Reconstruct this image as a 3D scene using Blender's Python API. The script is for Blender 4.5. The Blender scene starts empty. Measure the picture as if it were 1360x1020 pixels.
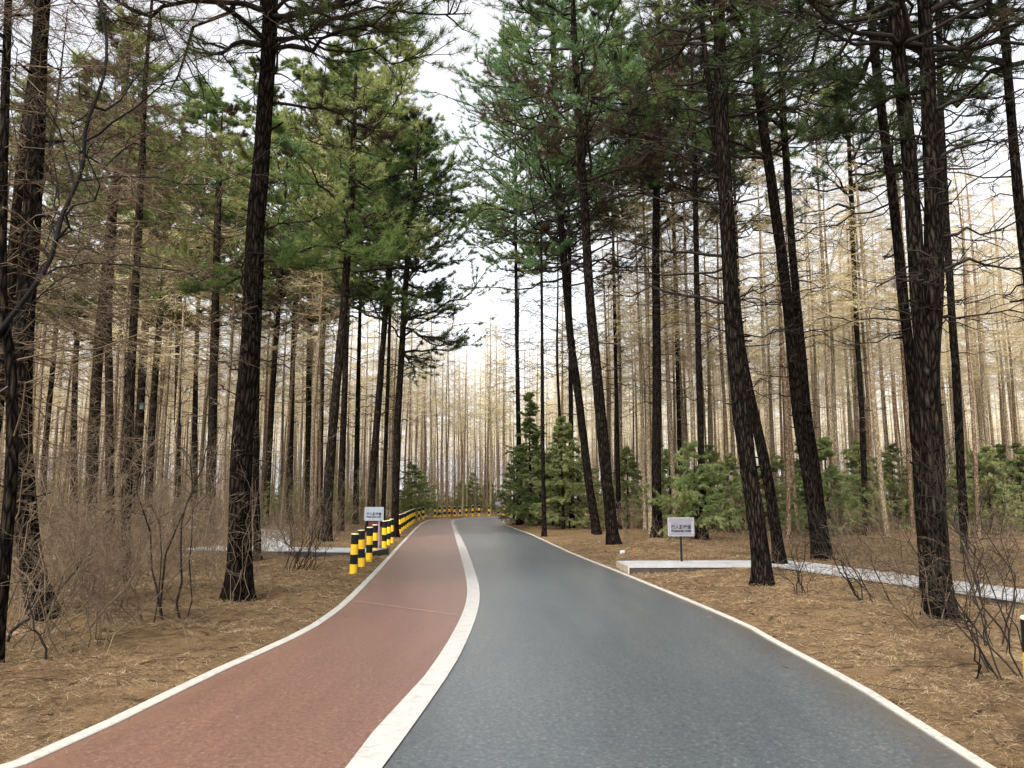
import bpy, math
import numpy as np

# ------------------------------------------------------------------ camera, world, sun, exposure
scene = bpy.context.scene
COL = scene.collection
FPX, CX, CY = 1000.0, 680.0, 510.0
EYE = 1.6
PITCH = math.atan(150.0 / FPX)

cam_d = bpy.data.cameras.new("camera")
cam_d.sensor_width = 36.0
cam_d.lens = 36.0 * FPX / 1360.0
cam_d.clip_start = 0.05
cam_d.clip_end = 2000.0
cam = bpy.data.objects.new("camera", cam_d)
cam.location = (0, 0, EYE)
cam.rotation_euler = (math.pi / 2 + PITCH, 0, 0)
COL.objects.link(cam)
scene.camera = cam

SUN_EL, SUN_AZ = math.radians(48), math.radians(205)      # azimuth measured clockwise from +Y
world = bpy.data.worlds.new("World")
scene.world = world
world.use_nodes = True
wn, wl = world.node_tree.nodes, world.node_tree.links
for n in list(wn):
    wn.remove(n)
w_out = wn.new("ShaderNodeOutputWorld")
w_bg = wn.new("ShaderNodeBackground")
w_sky = wn.new("ShaderNodeTexSky")
w_sky.sky_type = 'NISHITA'
w_sky.sun_disc = False
w_sky.sun_elevation = SUN_EL
w_sky.sun_rotation = SUN_AZ
w_sky.air_density = 1.0
w_sky.dust_density = 4.0
w_hs = wn.new("ShaderNodeHueSaturation")                   # thin bright overcast: the blue is veiled
w_hs.inputs["Saturation"].default_value = 0.18
w_hs.inputs["Value"].default_value = 1.0
w_bg.inputs["Strength"].default_value = 0.15
wl.new(w_sky.outputs[0], w_hs.inputs["Color"])
w_veil = wn.new("ShaderNodeMix")                            # the cloud sheet keeps the sky bright down to the horizon
w_veil.data_type = 'RGBA'
w_veil.blend_type = 'LIGHTEN'
w_veil.inputs[0].default_value = 1.0
w_veil.inputs[7].default_value = (2.55, 2.55, 2.70, 1)
wl.new(w_hs.outputs[0], w_veil.inputs[6])
wl.new(w_veil.outputs[2], w_bg.inputs["Color"])
wl.new(w_bg.outputs[0], w_out.inputs["Surface"])

sun_d = bpy.data.lights.new("sun", 'SUN')
sun_d.energy = 1.7
sun_d.angle = math.radians(14)
sun_d.color = (1.0, 0.95, 0.88)
sun = bpy.data.objects.new("sun", sun_d)
sun.rotation_euler = (math.pi / 2 - SUN_EL, 0, math.pi - SUN_AZ)
sun.location = (0, 0, 40)
COL.objects.link(sun)

vs = scene.view_settings
vs.view_transform = 'Standard'
try:
    vs.look = 'None'
except TypeError:
    pass
vs.exposure = 1.45
vs.gamma = 1.0
vs.use_curve_mapping = False
cy = scene.cycles
cy.max_bounces = 6
cy.diffuse_bounces = 4
cy.glossy_bounces = 2
cy.transmission_bounces = 2
cy.transparent_max_bounces = 4
cy.caustics_reflective = False
cy.caustics_refractive = False
cy.use_denoising = True
cy.denoiser = 'OPENIMAGEDENOISE'
cy.denoising_input_passes = 'RGB_ALBEDO_NORMAL'
cy.denoising_prefilter = 'NONE'
cy.use_adaptive_sampling = True

RNG = np.random.default_rng(7)


# ------------------------------------------------------------------ helpers
def hash2(i, j, s):
    v = np.sin(i * 127.1 + j * 311.7 + s * 74.7) * 43758.5453
    return v - np.floor(v)


def vnoise(x, y, s=0.0):
    xi, yi = np.floor(x), np.floor(y)
    xf, yf = x - xi, y - yi
    u, v = xf * xf * (3 - 2 * xf), yf * yf * (3 - 2 * yf)
    a, b = hash2(xi, yi, s), hash2(xi + 1, yi, s)
    c, d = hash2(xi, yi + 1, s), hash2(xi + 1, yi + 1, s)
    return (a * (1 - u) + b * u) * (1 - v) + (c * (1 - u) + d * u) * v


def norm(v):
    return v / np.maximum(np.linalg.norm(v, axis=-1, keepdims=True), 1e-9)


def ray(px, py):
    u, v = (px - CX) / FPX, (CY - py) / FPX
    return u, math.cos(PITCH) - v * math.sin(PITCH), math.sin(PITCH) + v * math.cos(PITCH)


def gp(px, py, z=0.0):
    """where the line of sight through a photo pixel meets the level z"""
    dx, dy, dz = ray(px, py)
    t = (z - EYE) / dz
    return np.array([dx * t, dy * t, z])


def at_depth(px, py, Y):
    dx, dy, dz = ray(px, py)
    t = Y / dy
    return np.array([dx * t, Y, EYE + dz * t])


def resample(pts, n):
    """Catmull-Rom through pts, n samples evenly spread along it"""
    p = np.asarray(pts, float)
    q = np.vstack([2 * p[0] - p[1], p, 2 * p[-1] - p[-2]])
    out = []
    for i in range(1, len(q) - 2):
        t = np.linspace(0, 1, 24, endpoint=False)[:, None]
        a, b, c, d = q[i - 1], q[i], q[i + 1], q[i + 2]
        out.append(0.5 * (2 * b + (c - a) * t + (2 * a - 5 * b + 4 * c - d) * t ** 2 + (3 * b - a - 3 * c + d) * t ** 3))
    out.append(p[-1:])
    o = np.vstack(out)
    s = np.concatenate([[0], np.cumsum(np.linalg.norm(np.diff(o, axis=0), axis=1))])
    k = np.linspace(0, s[-1], n)
    return np.stack([np.interp(k, s, o[:, j]) for j in range(p.shape[1])], 1)


class MB:
    """collects geometry and links it as ONE mesh object"""

    def __init__(self):
        self.v, self.q, self.t, self.qm, self.tm, self.n = [], [], [], [], [], 0

    def add(self, V, Q=None, T=None, m=0):
        V = np.asarray(V, float).reshape(-1, 3)
        if Q is not None and len(Q):
            Q = np.asarray(Q, int).reshape(-1, 4)
            self.q.append(Q + self.n)
            self.qm.append(np.broadcast_to(np.asarray(m, int), (len(Q),)).copy())
        if T is not None and len(T):
            T = np.asarray(T, int).reshape(-1, 3)
            self.t.append(T + self.n)
            self.tm.append(np.broadcast_to(np.asarray(m, int), (len(T),)).copy())
        self.v.append(V)
        self.n += len(V)

    def box(self, lo, hi, m=0):
        x0, y0, z0 = lo
        x1, y1, z1 = hi
        V = [(x0, y0, z0), (x1, y0, z0), (x1, y1, z0), (x0, y1, z0), (x0, y0, z1), (x1, y0, z1), (x1, y1, z1), (x0, y1, z1)]
        self.add(V, [(0, 3, 2, 1), (4, 5, 6, 7), (0, 1, 5, 4), (1, 2, 6, 5), (2, 3, 7, 6), (3, 0, 4, 7)], m=m)

    def prism(self, corners, z0, z1, m=0):
        """four ground corners, counter-clockwise from above"""
        c = np.asarray(corners, float)[:, :2]
        V = np.vstack([np.c_[c, np.full(4, z0)], np.c_[c, np.full(4, z1)]])
        self.add(V, [(0, 3, 2, 1), (4, 5, 6, 7), (0, 1, 5, 4), (1, 2, 6, 5), (2, 3, 7, 6), (3, 0, 4, 7)], m=m)

    def lathe(self, prof, S=24, c=(0, 0), m=0):
        r = np.array([p[0] for p in prof])
        z = np.array([p[1] for p in prof])
        a = np.linspace(0, 2 * np.pi, S, endpoint=False)
        V = np.stack([c[0] + r[:, None] * np.cos(a), c[1] + r[:, None] * np.sin(a), np.repeat(z[:, None], S, 1)], -1)
        K = len(prof)
        k, s = np.meshgrid(np.arange(K - 1), np.arange(S), indexing='ij')
        s2 = (s + 1) % S
        Q = np.stack([k * S + s, k * S + s2, (k + 1) * S + s2, (k + 1) * S + s], -1)
        self.add(V, Q, m=m)

    def tubes(self, P, R, S=3, m=0):
        P, R = np.asarray(P, float), np.asarray(R, float)
        if len(P) == 0:
            return
        N, K, _ = P.shape
        T = norm(np.gradient(P, axis=1))
        mean = norm(P[:, -1] - P[:, 0])
        ref = np.where((np.abs(mean[:, 2]) > 0.7)[:, None], np.array([1.0, 0, 0]), np.array([0, 0, 1.0]))[:, None, :]
        n1 = norm(np.cross(T, ref))
        n2 = np.cross(T, n1)
        a = np.arange(S) * 2 * np.pi / S
        V = P[:, :, None, :] + R[:, :, None, None] * (np.cos(a)[None, None, :, None] * n1[:, :, None, :] + np.sin(a)[None, None, :, None] * n2[:, :, None, :])
        i, k, s = np.meshgrid(np.arange(N), np.arange(K - 1), np.arange(S), indexing='ij')
        s2 = (s + 1) % S
        b = i * K * S
        Q = np.stack([b + k * S + s, b + k * S + s2, b + (k + 1) * S + s2, b + (k + 1) * S + s], -1)
        mm = m
        if np.ndim(m):
            mm = np.broadcast_to(np.asarray(m)[:, None, None], (N, K - 1, S)).ravel()
        self.add(V, Q, m=mm)

    def build(self, name, mats, parent=None, smooth=True, loc=None):
        me = bpy.data.meshes.new(name)
        V = np.vstack(self.v) if self.v else np.zeros((0, 3))
        Q = np.vstack(self.q) if self.q else np.zeros((0, 4), int)
        T = np.vstack(self.t) if self.t else np.zeros((0, 3), int)
        me.vertices.add(len(V))
        me.vertices.foreach_set("co", V.astype(np.float32).ravel())
        nl = Q.size + T.size
        me.loops.add(nl)
        me.loops.foreach_set("vertex_index", np.concatenate([Q.ravel(), T.ravel()]).astype(np.int32))
        npoly = len(Q) + len(T)
        me.polygons.add(npoly)
        ls = np.concatenate([np.arange(len(Q)) * 4, Q.size + np.arange(len(T)) * 3]).astype(np.int32)
        me.polygons.foreach_set("loop_start", ls)
        mi = np.concatenate([*(self.qm or [np.zeros(0, int)]), *(self.tm or [np.zeros(0, int)])]).astype(np.int32)
        me.polygons.foreach_set("material_index", mi)
        me.polygons.foreach_set("use_smooth", np.full(npoly, smooth))
        me.update(calc_edges=True)
        me.validate()
        for m in (mats if isinstance(mats, (list, tuple)) else [mats]):
            me.materials.append(m)
        o = bpy.data.objects.new(name, me)
        COL.objects.link(o)
        if parent is not None:
            o.parent = parent
        if loc is not None:
            o.location = loc
        return o


def tag(o, label=None, cat=None, group=None, kind=None):
    for k, v in (("label", label), ("category", cat), ("group", group), ("kind", kind)):
        if v:
            o[k] = v
    return o


def thing(name, loc, label, cat, group=None, rz=0.0):
    o = bpy.data.objects.new(name, None)
    o.empty_display_size = 0.3
    COL.objects.link(o)
    o.location = tuple(float(c) for c in loc)
    o.rotation_euler = (0, 0, rz)
    return tag(o, label, cat, group)


def dup(root, loc, rz=0.0, scale=1.0, label=None, group=None):
    r = root.copy()
    COL.objects.link(r)
    r.location = tuple(float(c) for c in loc)
    r.rotation_euler = (0, 0, rz)
    r.scale = (scale, scale, scale)
    if label:
        r["label"] = label
    if group:
        r["group"] = group
    for ch in list(root.children):
        c = ch.copy()
        COL.objects.link(c)
        c.parent = r
        for g in list(ch.children):
            d = g.copy()
            COL.objects.link(d)
            d.parent = c
    return r


# ------------------------------------------------------------------ materials
def new_mat(name, rough=0.9, spec=0.3):
    m = bpy.data.materials.new(name)
    m.use_nodes = True
    nt = m.node_tree
    b = nt.nodes["Principled BSDF"]
    b.inputs["Roughness"].default_value = rough
    b.inputs["Specular IOR Level"].default_value = spec
    return m, nt, b


def ramp(nt, stops):
    r = nt.nodes.new("ShaderNodeValToRGB")
    el = r.color_ramp.elements
    while len(el) < len(stops):
        el.new(0.5)
    for e, (p, c) in zip(el, stops):
        e.position = p
        e.color = (*c, 1)
    return r


def coords(nt, scale=(1, 1, 1)):
    tc = nt.nodes.new("ShaderNodeTexCoord")
    mp = nt.nodes.new("ShaderNodeMapping")
    mp.inputs["Scale"].default_value = scale
    nt.links.new(tc.outputs["Object"], mp.inputs["Vector"])
    return mp.outputs["Vector"]


def noise(nt, vec, scale, detail=4, rough=0.6, dist=0.0):
    n = nt.nodes.new("ShaderNodeTexNoise")
    n.inputs["Scale"].default_value = scale
    n.inputs["Detail"].default_value = detail
    n.inputs["Roughness"].default_value = rough
    n.inputs["Distortion"].default_value = dist
    nt.links.new(vec, n.inputs["Vector"])
    return n.outputs["Fac"]


def mixc(nt, fac, a, b, mode='MIX'):
    n = nt.nodes.new("ShaderNodeMix")
    n.data_type = 'RGBA'
    n.blend_type = mode
    for s, v in ((0, fac), (6, a), (7, b)):
        if isinstance(v, (int, float)):
            n.inputs[s].default_value = v
        elif isinstance(v, tuple):
            n.inputs[s].default_value = (*v, 1)
        else:
            nt.links.new(v, n.inputs[s])
    return n.outputs[2]


def bump(nt, bsdf, height, strength=0.5, dist=0.02):
    n = nt.nodes.new("ShaderNodeBump")
    n.inputs["Strength"].default_value = strength
    n.inputs["Distance"].default_value = dist
    nt.links.new(height, n.inputs["Height"])
    nt.links.new(n.outputs["Normal"], bsdf.inputs["Normal"])


def bark_mat(name, dark, mid, light, sc=(14, 14, 3.2), bstr=1.0):
    m, nt, b = new_mat(name, 1.0, 0.04)
    v = coords(nt, sc)
    vo = nt.nodes.new("ShaderNodeTexVoronoi")
    vo.feature = 'DISTANCE_TO_EDGE'
    vo.inputs["Scale"].default_value = 1.6
    v2 = noise(nt, v, 0.9, 3)
    add = nt.nodes.new("ShaderNodeVectorMath")
    add.operation = 'ADD'
    sc2 = nt.nodes.new("ShaderNodeVectorMath")
    sc2.operation = 'SCALE'
    sc2.inputs["Scale"].default_value = 0.8
    cmb = nt.nodes.new("ShaderNodeCombineXYZ")
    for i in range(3):
        nt.links.new(v2, cmb.inputs[i])
    nt.links.new(cmb.outputs[0], sc2.inputs[0])
    nt.links.new(v, add.inputs[0])
    nt.links.new(sc2.outputs[0], add.inputs[1])
    nt.links.new(add.outputs[0], vo.inputs["Vector"])
    r1 = ramp(nt, [(0.02, dark), (0.16, mid), (0.5, light)])
    nt.links.new(vo.outputs["Distance"], r1.inputs["Fac"])
    n2 = noise(nt, v, 3.0, 5)
    r2 = ramp(nt, [(0.3, (0.55, 0.55, 0.55)), (0.75, (1.25, 1.2, 1.15))])
    nt.links.new(n2, r2.inputs["Fac"])
    c = mixc(nt, 1.0, r1.outputs[0], r2.outputs[0], 'MULTIPLY')
    nt.links.new(c, b.inputs["Base Color"])
    ma = nt.nodes.new("ShaderNodeMath")
    ma.operation = 'ADD'
    nt.links.new(vo.outputs["Distance"], ma.inputs[0])
    nt.links.new(n2, ma.inputs[1])
    bump(nt, b, ma.outputs[0], bstr, 0.03)
    return m


def twig_mat(name, c1, c2):
    m, nt, b = new_mat(name, 0.9, 0.2)
    r = ramp(nt, [(0.35, c1), (0.65, c2)])
    nt.links.new(noise(nt, coords(nt), 2.3, 3), r.inputs["Fac"])
    nt.links.new(r.outputs[0], b.inputs["Base Color"])
    return m


def leaf_mat(name, c1, c2, sc=1.2, trans=0.45):
    m, nt, b = new_mat(name, 0.75, 0.2)
    r = ramp(nt, [(0.35, c1), (0.68, c2)])
    nt.links.new(noise(nt, coords(nt), sc, 4), r.inputs["Fac"])
    nt.links.new(r.outputs[0], b.inputs["Base Color"])
    tr = nt.nodes.new("ShaderNodeBsdfTranslucent")
    nt.links.new(r.outputs[0], tr.inputs["Color"])
    mx = nt.nodes.new("ShaderNodeMixShader")
    mx.inputs[0].default_value = trans
    out = nt.nodes["Material Output"]
    nt.links.new(b.outputs[0], mx.inputs[1])
    nt.links.new(tr.outputs[0], mx.inputs[2])
    nt.links.new(mx.outputs[0], out.inputs["Surface"])
    return m


def plain_mat(name, c, rough=0.6, spec=0.4, var=0.12, sc=9.0, metallic=0.0):
    m, nt, b = new_mat(name, rough, spec)
    b.inputs["Metallic"].default_value = metallic
    lo = tuple(x * (1 - var) for x in c)
    hi = tuple(min(1, x * (1 + var)) for x in c)
    r = ramp(nt, [(0.35, lo), (0.65, hi)])
    nt.links.new(noise(nt, coords(nt), sc, 5), r.inputs["Fac"])
    nt.links.new(r.outputs[0], b.inputs["Base Color"])
    return m


M = {}
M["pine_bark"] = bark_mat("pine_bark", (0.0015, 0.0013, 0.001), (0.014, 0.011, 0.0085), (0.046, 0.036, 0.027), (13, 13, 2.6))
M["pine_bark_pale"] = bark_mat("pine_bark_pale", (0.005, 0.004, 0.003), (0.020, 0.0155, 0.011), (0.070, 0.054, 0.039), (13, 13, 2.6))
M["larch_bark"] = bark_mat("larch_bark", (0.11, 0.083, 0.055), (0.31, 0.252, 0.17), (0.51, 0.435, 0.315), (12, 12, 4), 0.7)
M["larch_bark_red"] = bark_mat("larch_bark_red", (0.07, 0.046, 0.03), (0.23, 0.165, 0.11), (0.40, 0.31, 0.225), (12, 12, 4), 0.8)
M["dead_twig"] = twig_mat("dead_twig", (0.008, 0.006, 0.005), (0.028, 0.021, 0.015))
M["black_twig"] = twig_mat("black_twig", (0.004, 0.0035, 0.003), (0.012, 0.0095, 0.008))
M["pale_twig"] = twig_mat("pale_twig", (0.10, 0.07, 0.045), (0.22, 0.165, 0.11))
M["brown_twig"] = twig_mat("brown_twig", (0.065, 0.045, 0.028), (0.165, 0.12, 0.075))
M["larch_twig"] = twig_mat("larch_twig", (0.45, 0.36, 0.19), (0.66, 0.55, 0.33))
M["larch_twig_dull"] = twig_mat("larch_twig_dull", (0.34, 0.27, 0.17), (0.54, 0.445, 0.30))
M["pine_green"] = leaf_mat("pine_green", (0.065, 0.106, 0.030), (0.18, 0.25, 0.072))
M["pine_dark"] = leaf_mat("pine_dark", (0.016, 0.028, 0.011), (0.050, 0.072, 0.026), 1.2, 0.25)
M["pine_blue"] = leaf_mat("pine_blue", (0.080, 0.148, 0.064), (0.21, 0.32, 0.135))
M["pine_yellow"] = leaf_mat("pine_yellow", (0.18, 0.21, 0.07), (0.38, 0.41, 0.155))
M["pine_brown"] = leaf_mat("pine_brown", (0.045, 0.031, 0.019), (0.105, 0.075, 0.044))
M["spruce_green"] = leaf_mat("spruce_green", (0.11, 0.165, 0.058), (0.27, 0.33, 0.125), 1.6)
M["spruce_light"] = leaf_mat("spruce_light", (0.18, 0.225, 0.08), (0.37, 0.40, 0.165), 1.6)
M["bamboo_green"] = leaf_mat("bamboo_green", (0.15, 0.17, 0.06), (0.28, 0.28, 0.12), 1.6)


# ------------------------------------------------------------------ road outline (world metres, from the photograph)
L_OUT = [(-140, 1060), (0, 1019), (160, 949), (263.5, 899), (395, 840), (440, 811), (464, 790.6), (504.7, 750), (532, 721), (553, 700), (561, 694), (570, 690.5)]
C_LEFT = [(430, 1056), (459, 1020), (508, 957.6), (565, 896.5), (602, 840), (618, 803.6), (620.4, 781), (617, 760), (610, 732), (600.5, 700), (599.3, 693.5)]
C_RIGHT = [(482, 1056), (508, 1020), (565, 941), (607, 877.6), (627.7, 832.7), (635.5, 807), (637, 787), (633, 766), (619.6, 729), (605.5, 700), (603.2, 693.5)]
R_OUT = [(1379, 1056), (1321, 1020), (1221, 957.8), (1141, 908.5), (1040, 855.3), (974, 821), (833, 763), (758.5, 733.5), (707, 710), (686, 702.6), (673, 696.8), (669, 691.6)]


def world_line(px, tail, head_y=-8.0):
    p = [gp(x, y)[:2] for x, y in px]
    d = norm(p[0] - p[1])
    head = p[0] + d * 8
    return resample([head] + p + [np.array(t, float) for t in tail], 160)


LO = world_line(L_OUT, [(-5.5, 56.0), (-4.2, 59.3), (-1.9, 62.0), (0.8, 64.2), (5, 66), (12, 67), (25, 66.5), (60, 60)])
CL = world_line(C_LEFT, [(-4.1, 53.5), (-3.95, 55.8), (-3.0, 58.6), (-1.2, 60.8), (0.8, 62.1), (5, 63.8), (12, 64.7), (25, 64.2), (60, 57.8)])
CR = world_line(C_RIGHT, [(-3.85, 53.3), (-3.6, 55.5), (-2.8, 58.3), (-1.15, 60.5), (0.8, 61.85), (5, 63.6), (12, 64.5), (25, 64.0), (60, 57.6)])
RO = world_line(R_OUT, [(-0.52, 53.2), (-0.15, 55.4), (0.8, 57.0), (3, 58.8), (8, 60.5), (15, 61), (25, 60.2), (60, 54)])


def offset(line, d):
    t = norm(np.gradient(line, axis=0))
    nrm = np.c_[t[:, 1], -t[:, 0]]
    return line + nrm * d


POLY = np.vstack([LO, RO[::-1]])


def road_dist(x, y):
    """signed distance to the road's outline, positive outside"""
    sh = np.shape(x)
    p = np.c_[np.ravel(x), np.ravel(y)].astype(float)
    a, b = POLY, np.roll(POLY, -1, 0)
    best = np.full(len(p), 1e9)
    ins = np.zeros(len(p), bool)
    for (ax, ay), (bx, by) in zip(a, b):
        ex, ey = bx - ax, by - ay
        l2 = ex * ex + ey * ey + 1e-12
        t = np.clip(((p[:, 0] - ax) * ex + (p[:, 1] - ay) * ey) / l2, 0, 1)
        best = np.minimum(best, (p[:, 0] - ax - t * ex) ** 2 + (p[:, 1] - ay - t * ey) ** 2)
        c = ((ay > p[:, 1]) != (by > p[:, 1])) & (p[:, 0] < ex * (p[:, 1] - ay) / (ey if abs(ey) > 1e-12 else 1e-12) + ax)
        ins ^= c
    d = np.sqrt(best)
    return np.where(ins, -d, d).reshape(sh)


def ground_h(x, y):
    x, y = np.asarray(x, float), np.asarray(y, float)
    d = road_dist(x, y)
    s = np.clip(d / 1.6, 0, 1)
    s = s * s * (3 - 2 * s)
    s0 = np.clip(d / 0.25, 0, 1)
    h = s0 * 0.012 + s * (0.03 + 0.13 * (vnoise(x / 2.7, y / 2.7, 1) - 0.35) + 0.05 * (vnoise(x / 0.9, y / 0.9, 2) - 0.5))
    h = h + s0 * (0.085 * (vnoise(x / 0.37, y / 0.30, 3) - 0.5) * (0.25 + 0.75 * s) + 0.035 * (vnoise(x / 0.17, y / 0.15, 4) - 0.5))
    return np.where(d < 0.0, -0.03, h)


def ground_hit(px, py):
    z = 0.0
    for _ in range(6):
        p = gp(px, py, z)
        z = float(ground_h(p[0:1], p[1:2])[0])
    return gp(px, py, z)


# ------------------------------------------------------------------ ground, lanes, kerbs
def graded(lo_d, hi_d, step, lo, hi, grow=1.16):
    a = list(np.arange(lo_d, hi_d, step))
    s, x = step, a[-1]
    while x < hi:
        s = min(s * grow, 12.0)
        x += s
        a.append(x)
    s, x, pre = step, a[0], []
    while x > lo:
        s = min(s * grow, 12.0)
        x -= s
        pre.append(x)
    return np.array(pre[::-1] + a)


gx = graded(-11, 11, 0.075, -420, 420)
gy = graded(3.2, 21, 0.075, -40, 620)
GX, GY = np.meshgrid(gx, gy, indexing='ij')
GZ = ground_h(GX, GY)
nx, ny = GX.shape
gi, gj = np.meshgrid(np.arange(nx - 1), np.arange(ny - 1), indexing='ij')
Q = np.stack([gi * ny + gj, (gi + 1) * ny + gj, (gi + 1) * ny + gj + 1, gi * ny + gj + 1], -1)

m, nt, b = new_mat("needle_litter_soil", 1.0, 0.1)
v = coords(nt)
n1 = noise(nt, v, 0.55, 5)
n2 = noise(nt, v, 5.0, 6, 0.7, 0.6)
v3 = coords(nt, (1, 3.5, 1))
n3 = noise(nt, v3, 26.0, 5, 0.75, 1.6)
r1 = ramp(nt, [(0.3, (0.085, 0.056, 0.032)), (0.52, (0.20, 0.138, 0.080)), (0.75, (0.32, 0.24, 0.148))])
nt.links.new(n3, r1.inputs["Fac"])
r2 = ramp(nt, [(0.34, (0.20, 0.18, 0.17)), (0.45, (0.80, 0.78, 0.76)), (0.7, (1.15, 1.12, 1.05))])
nt.links.new(n2, r2.inputs["Fac"])
r3 = ramp(nt, [(0.35, (0.8, 0.76, 0.70)), (0.65, (1.15, 1.12, 1.02))])
nt.links.new(n1, r3.inputs["Fac"])
c = mixc(nt, 1.0, r1.outputs[0], r2.outputs[0], 'MULTIPLY')
c = mixc(nt, 1.0, c, r3.outputs[0], 'MULTIPLY')
nt.links.new(c, b.inputs["Base Color"])
bump(nt, b, n3, 0.9, 0.03)
M["soil"] = m
g = MB()
g.add(np.stack([GX, GY, GZ], -1), Q)
ground = tag(g.build("ground", M["soil"]), kind="structure")
ground["label"] = "forest floor under brown fallen pine needles on both sides of road"


def asphalt(name, base, speck, warm, rough, dirt):
    m, nt, b = new_mat(name, rough, 0.9)
    v = coords(nt)
    fine = noise(nt, v, 30.0, 4, 0.85)
    mid = noise(nt, v, 16.0, 4, 0.65)
    vs_ = coords(nt, (1.0, 0.22, 1))
    big = noise(nt, vs_, 0.9, 6, 0.62, 0.5)
    rf = ramp(nt, [(0.34, tuple(x * 0.42 for x in base)), (0.47, base), (0.55, base), (0.68, speck)])
    nt.links.new(fine, rf.inputs["Fac"])
    rm = ramp(nt, [(0.3, (0.84, 0.84, 0.85)), (0.7, (1.16, 1.15, 1.14))])
    nt.links.new(mid, rm.inputs["Fac"])
    rb = ramp(nt, [(0.30, (0.84, 0.86, 0.88)), (0.5, (1.0, 1.0, 1.0)), (0.74, warm)])
    nt.links.new(big, rb.inputs["Fac"])
    c = mixc(nt, 1.0, rf.outputs[0], rm.outputs[0], 'MULTIPLY')
    c = mixc(nt, 1.0, c, rb.outputs[0], 'MULTIPLY')
    # bands that run along the lane, worn by wheels
    ae = nt.nodes.new("ShaderNodeAttribute")
    ae.attribute_name = "edge"
    sp_ = nt.nodes.new("ShaderNodeSeparateXYZ")
    nt.links.new(v, sp_.inputs[0])
    cb_ = nt.nodes.new("ShaderNodeCombineXYZ")
    nt.links.new(ae.outputs["Fac"], cb_.inputs[0])
    my = nt.nodes.new("ShaderNodeMath")
    my.operation = 'MULTIPLY'
    my.inputs[1].default_value = 0.07
    nt.links.new(sp_.outputs[1], my.inputs[0])
    nt.links.new(my.outputs[0], cb_.inputs[1])
    rl = ramp(nt, [(0.30, (0.90, 0.90, 0.91)), (0.5, (1.0, 1.0, 1.0)), (0.70, (1.10, 1.09, 1.07))])
    nt.links.new(noise(nt, cb_.outputs[0], 3.4, 5, 0.65), rl.inputs["Fac"])
    c = mixc(nt, 1.0, c, rl.outputs[0], 'MULTIPLY')
    # small pale scuffs and dust
    sc_ = noise(nt, coords(nt, (3.0, 1.3, 1)), 2.6, 7, 0.78, 0.3)
    rs = ramp(nt, [(0.63, (0, 0, 0)), (0.72, (0.6, 0.6, 0.6))])
    nt.links.new(sc_, rs.inputs["Fac"])
    c = mixc(nt, rs.outputs[0], c, (0.30, 0.27, 0.24))
    # soil and crumbled needles washed in from the kerb
    at = nt.nodes.new("ShaderNodeAttribute")
    at.attribute_name = "edge"
    nd = noise(nt, coords(nt), 2.2, 6, 0.75, 0.4)
    ma = nt.nodes.new("ShaderNodeMath")
    ma.operation = 'MULTIPLY_ADD'
    ma.inputs[1].default_value = 1.1
    nt.links.new(nd, ma.inputs[0])
    ng = nt.nodes.new("ShaderNodeMath")
    ng.operation = 'MULTIPLY'
    ng.inputs[1].default_value = -1.0
    nt.links.new(at.outputs["Fac"], ng.inputs[0])
    nt.links.new(ng.outputs[0], ma.inputs[2])
    rd = ramp(nt, [(0.12, (0, 0, 0)), (0.5, (0.75, 0.75, 0.75))])
    nt.links.new(ma.outputs[0], rd.inputs["Fac"])
    c = mixc(nt, rd.outputs[0], c, dirt)
    nt.links.new(c, b.inputs["Base Color"])
    bump(nt, b, fine, 0.25, 0.003)
    return m


M["blue_asphalt"] = asphalt("blue_asphalt", (0.055, 0.064, 0.069), (0.155, 0.163, 0.165), (1.25, 1.21, 1.14), 0.36, (0.060, 0.047, 0.035))
M["red_asphalt"] = asphalt("red_asphalt", (0.128, 0.064, 0.045), (0.245, 0.160, 0.128), (1.12, 1.17, 1.17), 0.40, (0.150, 0.078, 0.048))


def paint(name, c, dirt):
    m, nt, b = new_mat(name, 0.75, 0.3)
    v = coords(nt)
    r = ramp(nt, [(0.30, dirt), (0.46, c), (0.8, tuple(min(1, x * 1.08) for x in c))])
    nt.links.new(noise(nt, v, 7.0, 8, 0.75, 0.4), r.inputs["Fac"])
    nt.links.new(r.outputs[0], b.inputs["Base Color"])
    bump(nt, b, noise(nt, v, 70, 3), 0.4, 0.004)
    return m


M["line_paint"] = paint("line_paint", (0.325, 0.315, 0.292), (0.225, 0.21, 0.19))
M["kerb_stone"] = paint("kerb_stone", (0.335, 0.318, 0.28), (0.25, 0.225, 0.19))


def ribbon(a, bb, z, cols=8):
    g_ = MB()
    t = np.linspace(0, 1, cols)[None, :, None]
    P = a[:, None, :] * (1 - t) + bb[:, None, :] * t
    N, C, _ = P.shape
    i, j = np.meshgrid(np.arange(N - 1), np.arange(C - 1), indexing='ij')
    q = np.stack([i * C + j, i * C + j + 1, (i + 1) * C + j + 1, (i + 1) * C + j], -1)
    g_.add(np.concatenate([P, np.full((N, C, 1), z)], -1), q)
    return g_


def kerb(line, w, z0, z1):
    """a low kerb along the outline, w metres to its inner side"""
    inner = offset(line, w)
    g_ = MB()
    N = len(line)
    wob = 0.004 * (vnoise(np.arange(N) * 0.9, np.zeros(N), 5) - 0.5)
    prof = [(line, z0), (line + 0.08 * (inner - line), z1), (line + 0.92 * (inner - line), z1), (inner, z1 - 0.006), (inner, z0)]
    V = np.stack([np.c_[p, np.full(N, z) + wob] for p, z in prof], 1)
    i, j = np.meshgrid(np.arange(N - 1), np.arange(4), indexing='ij')
    q = np.stack([i * 5 + j, i * 5 + j + 1, (i + 1) * 5 + j + 1, (i + 1) * 5 + j], -1)
    g_.add(V, q)
    return g_


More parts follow.
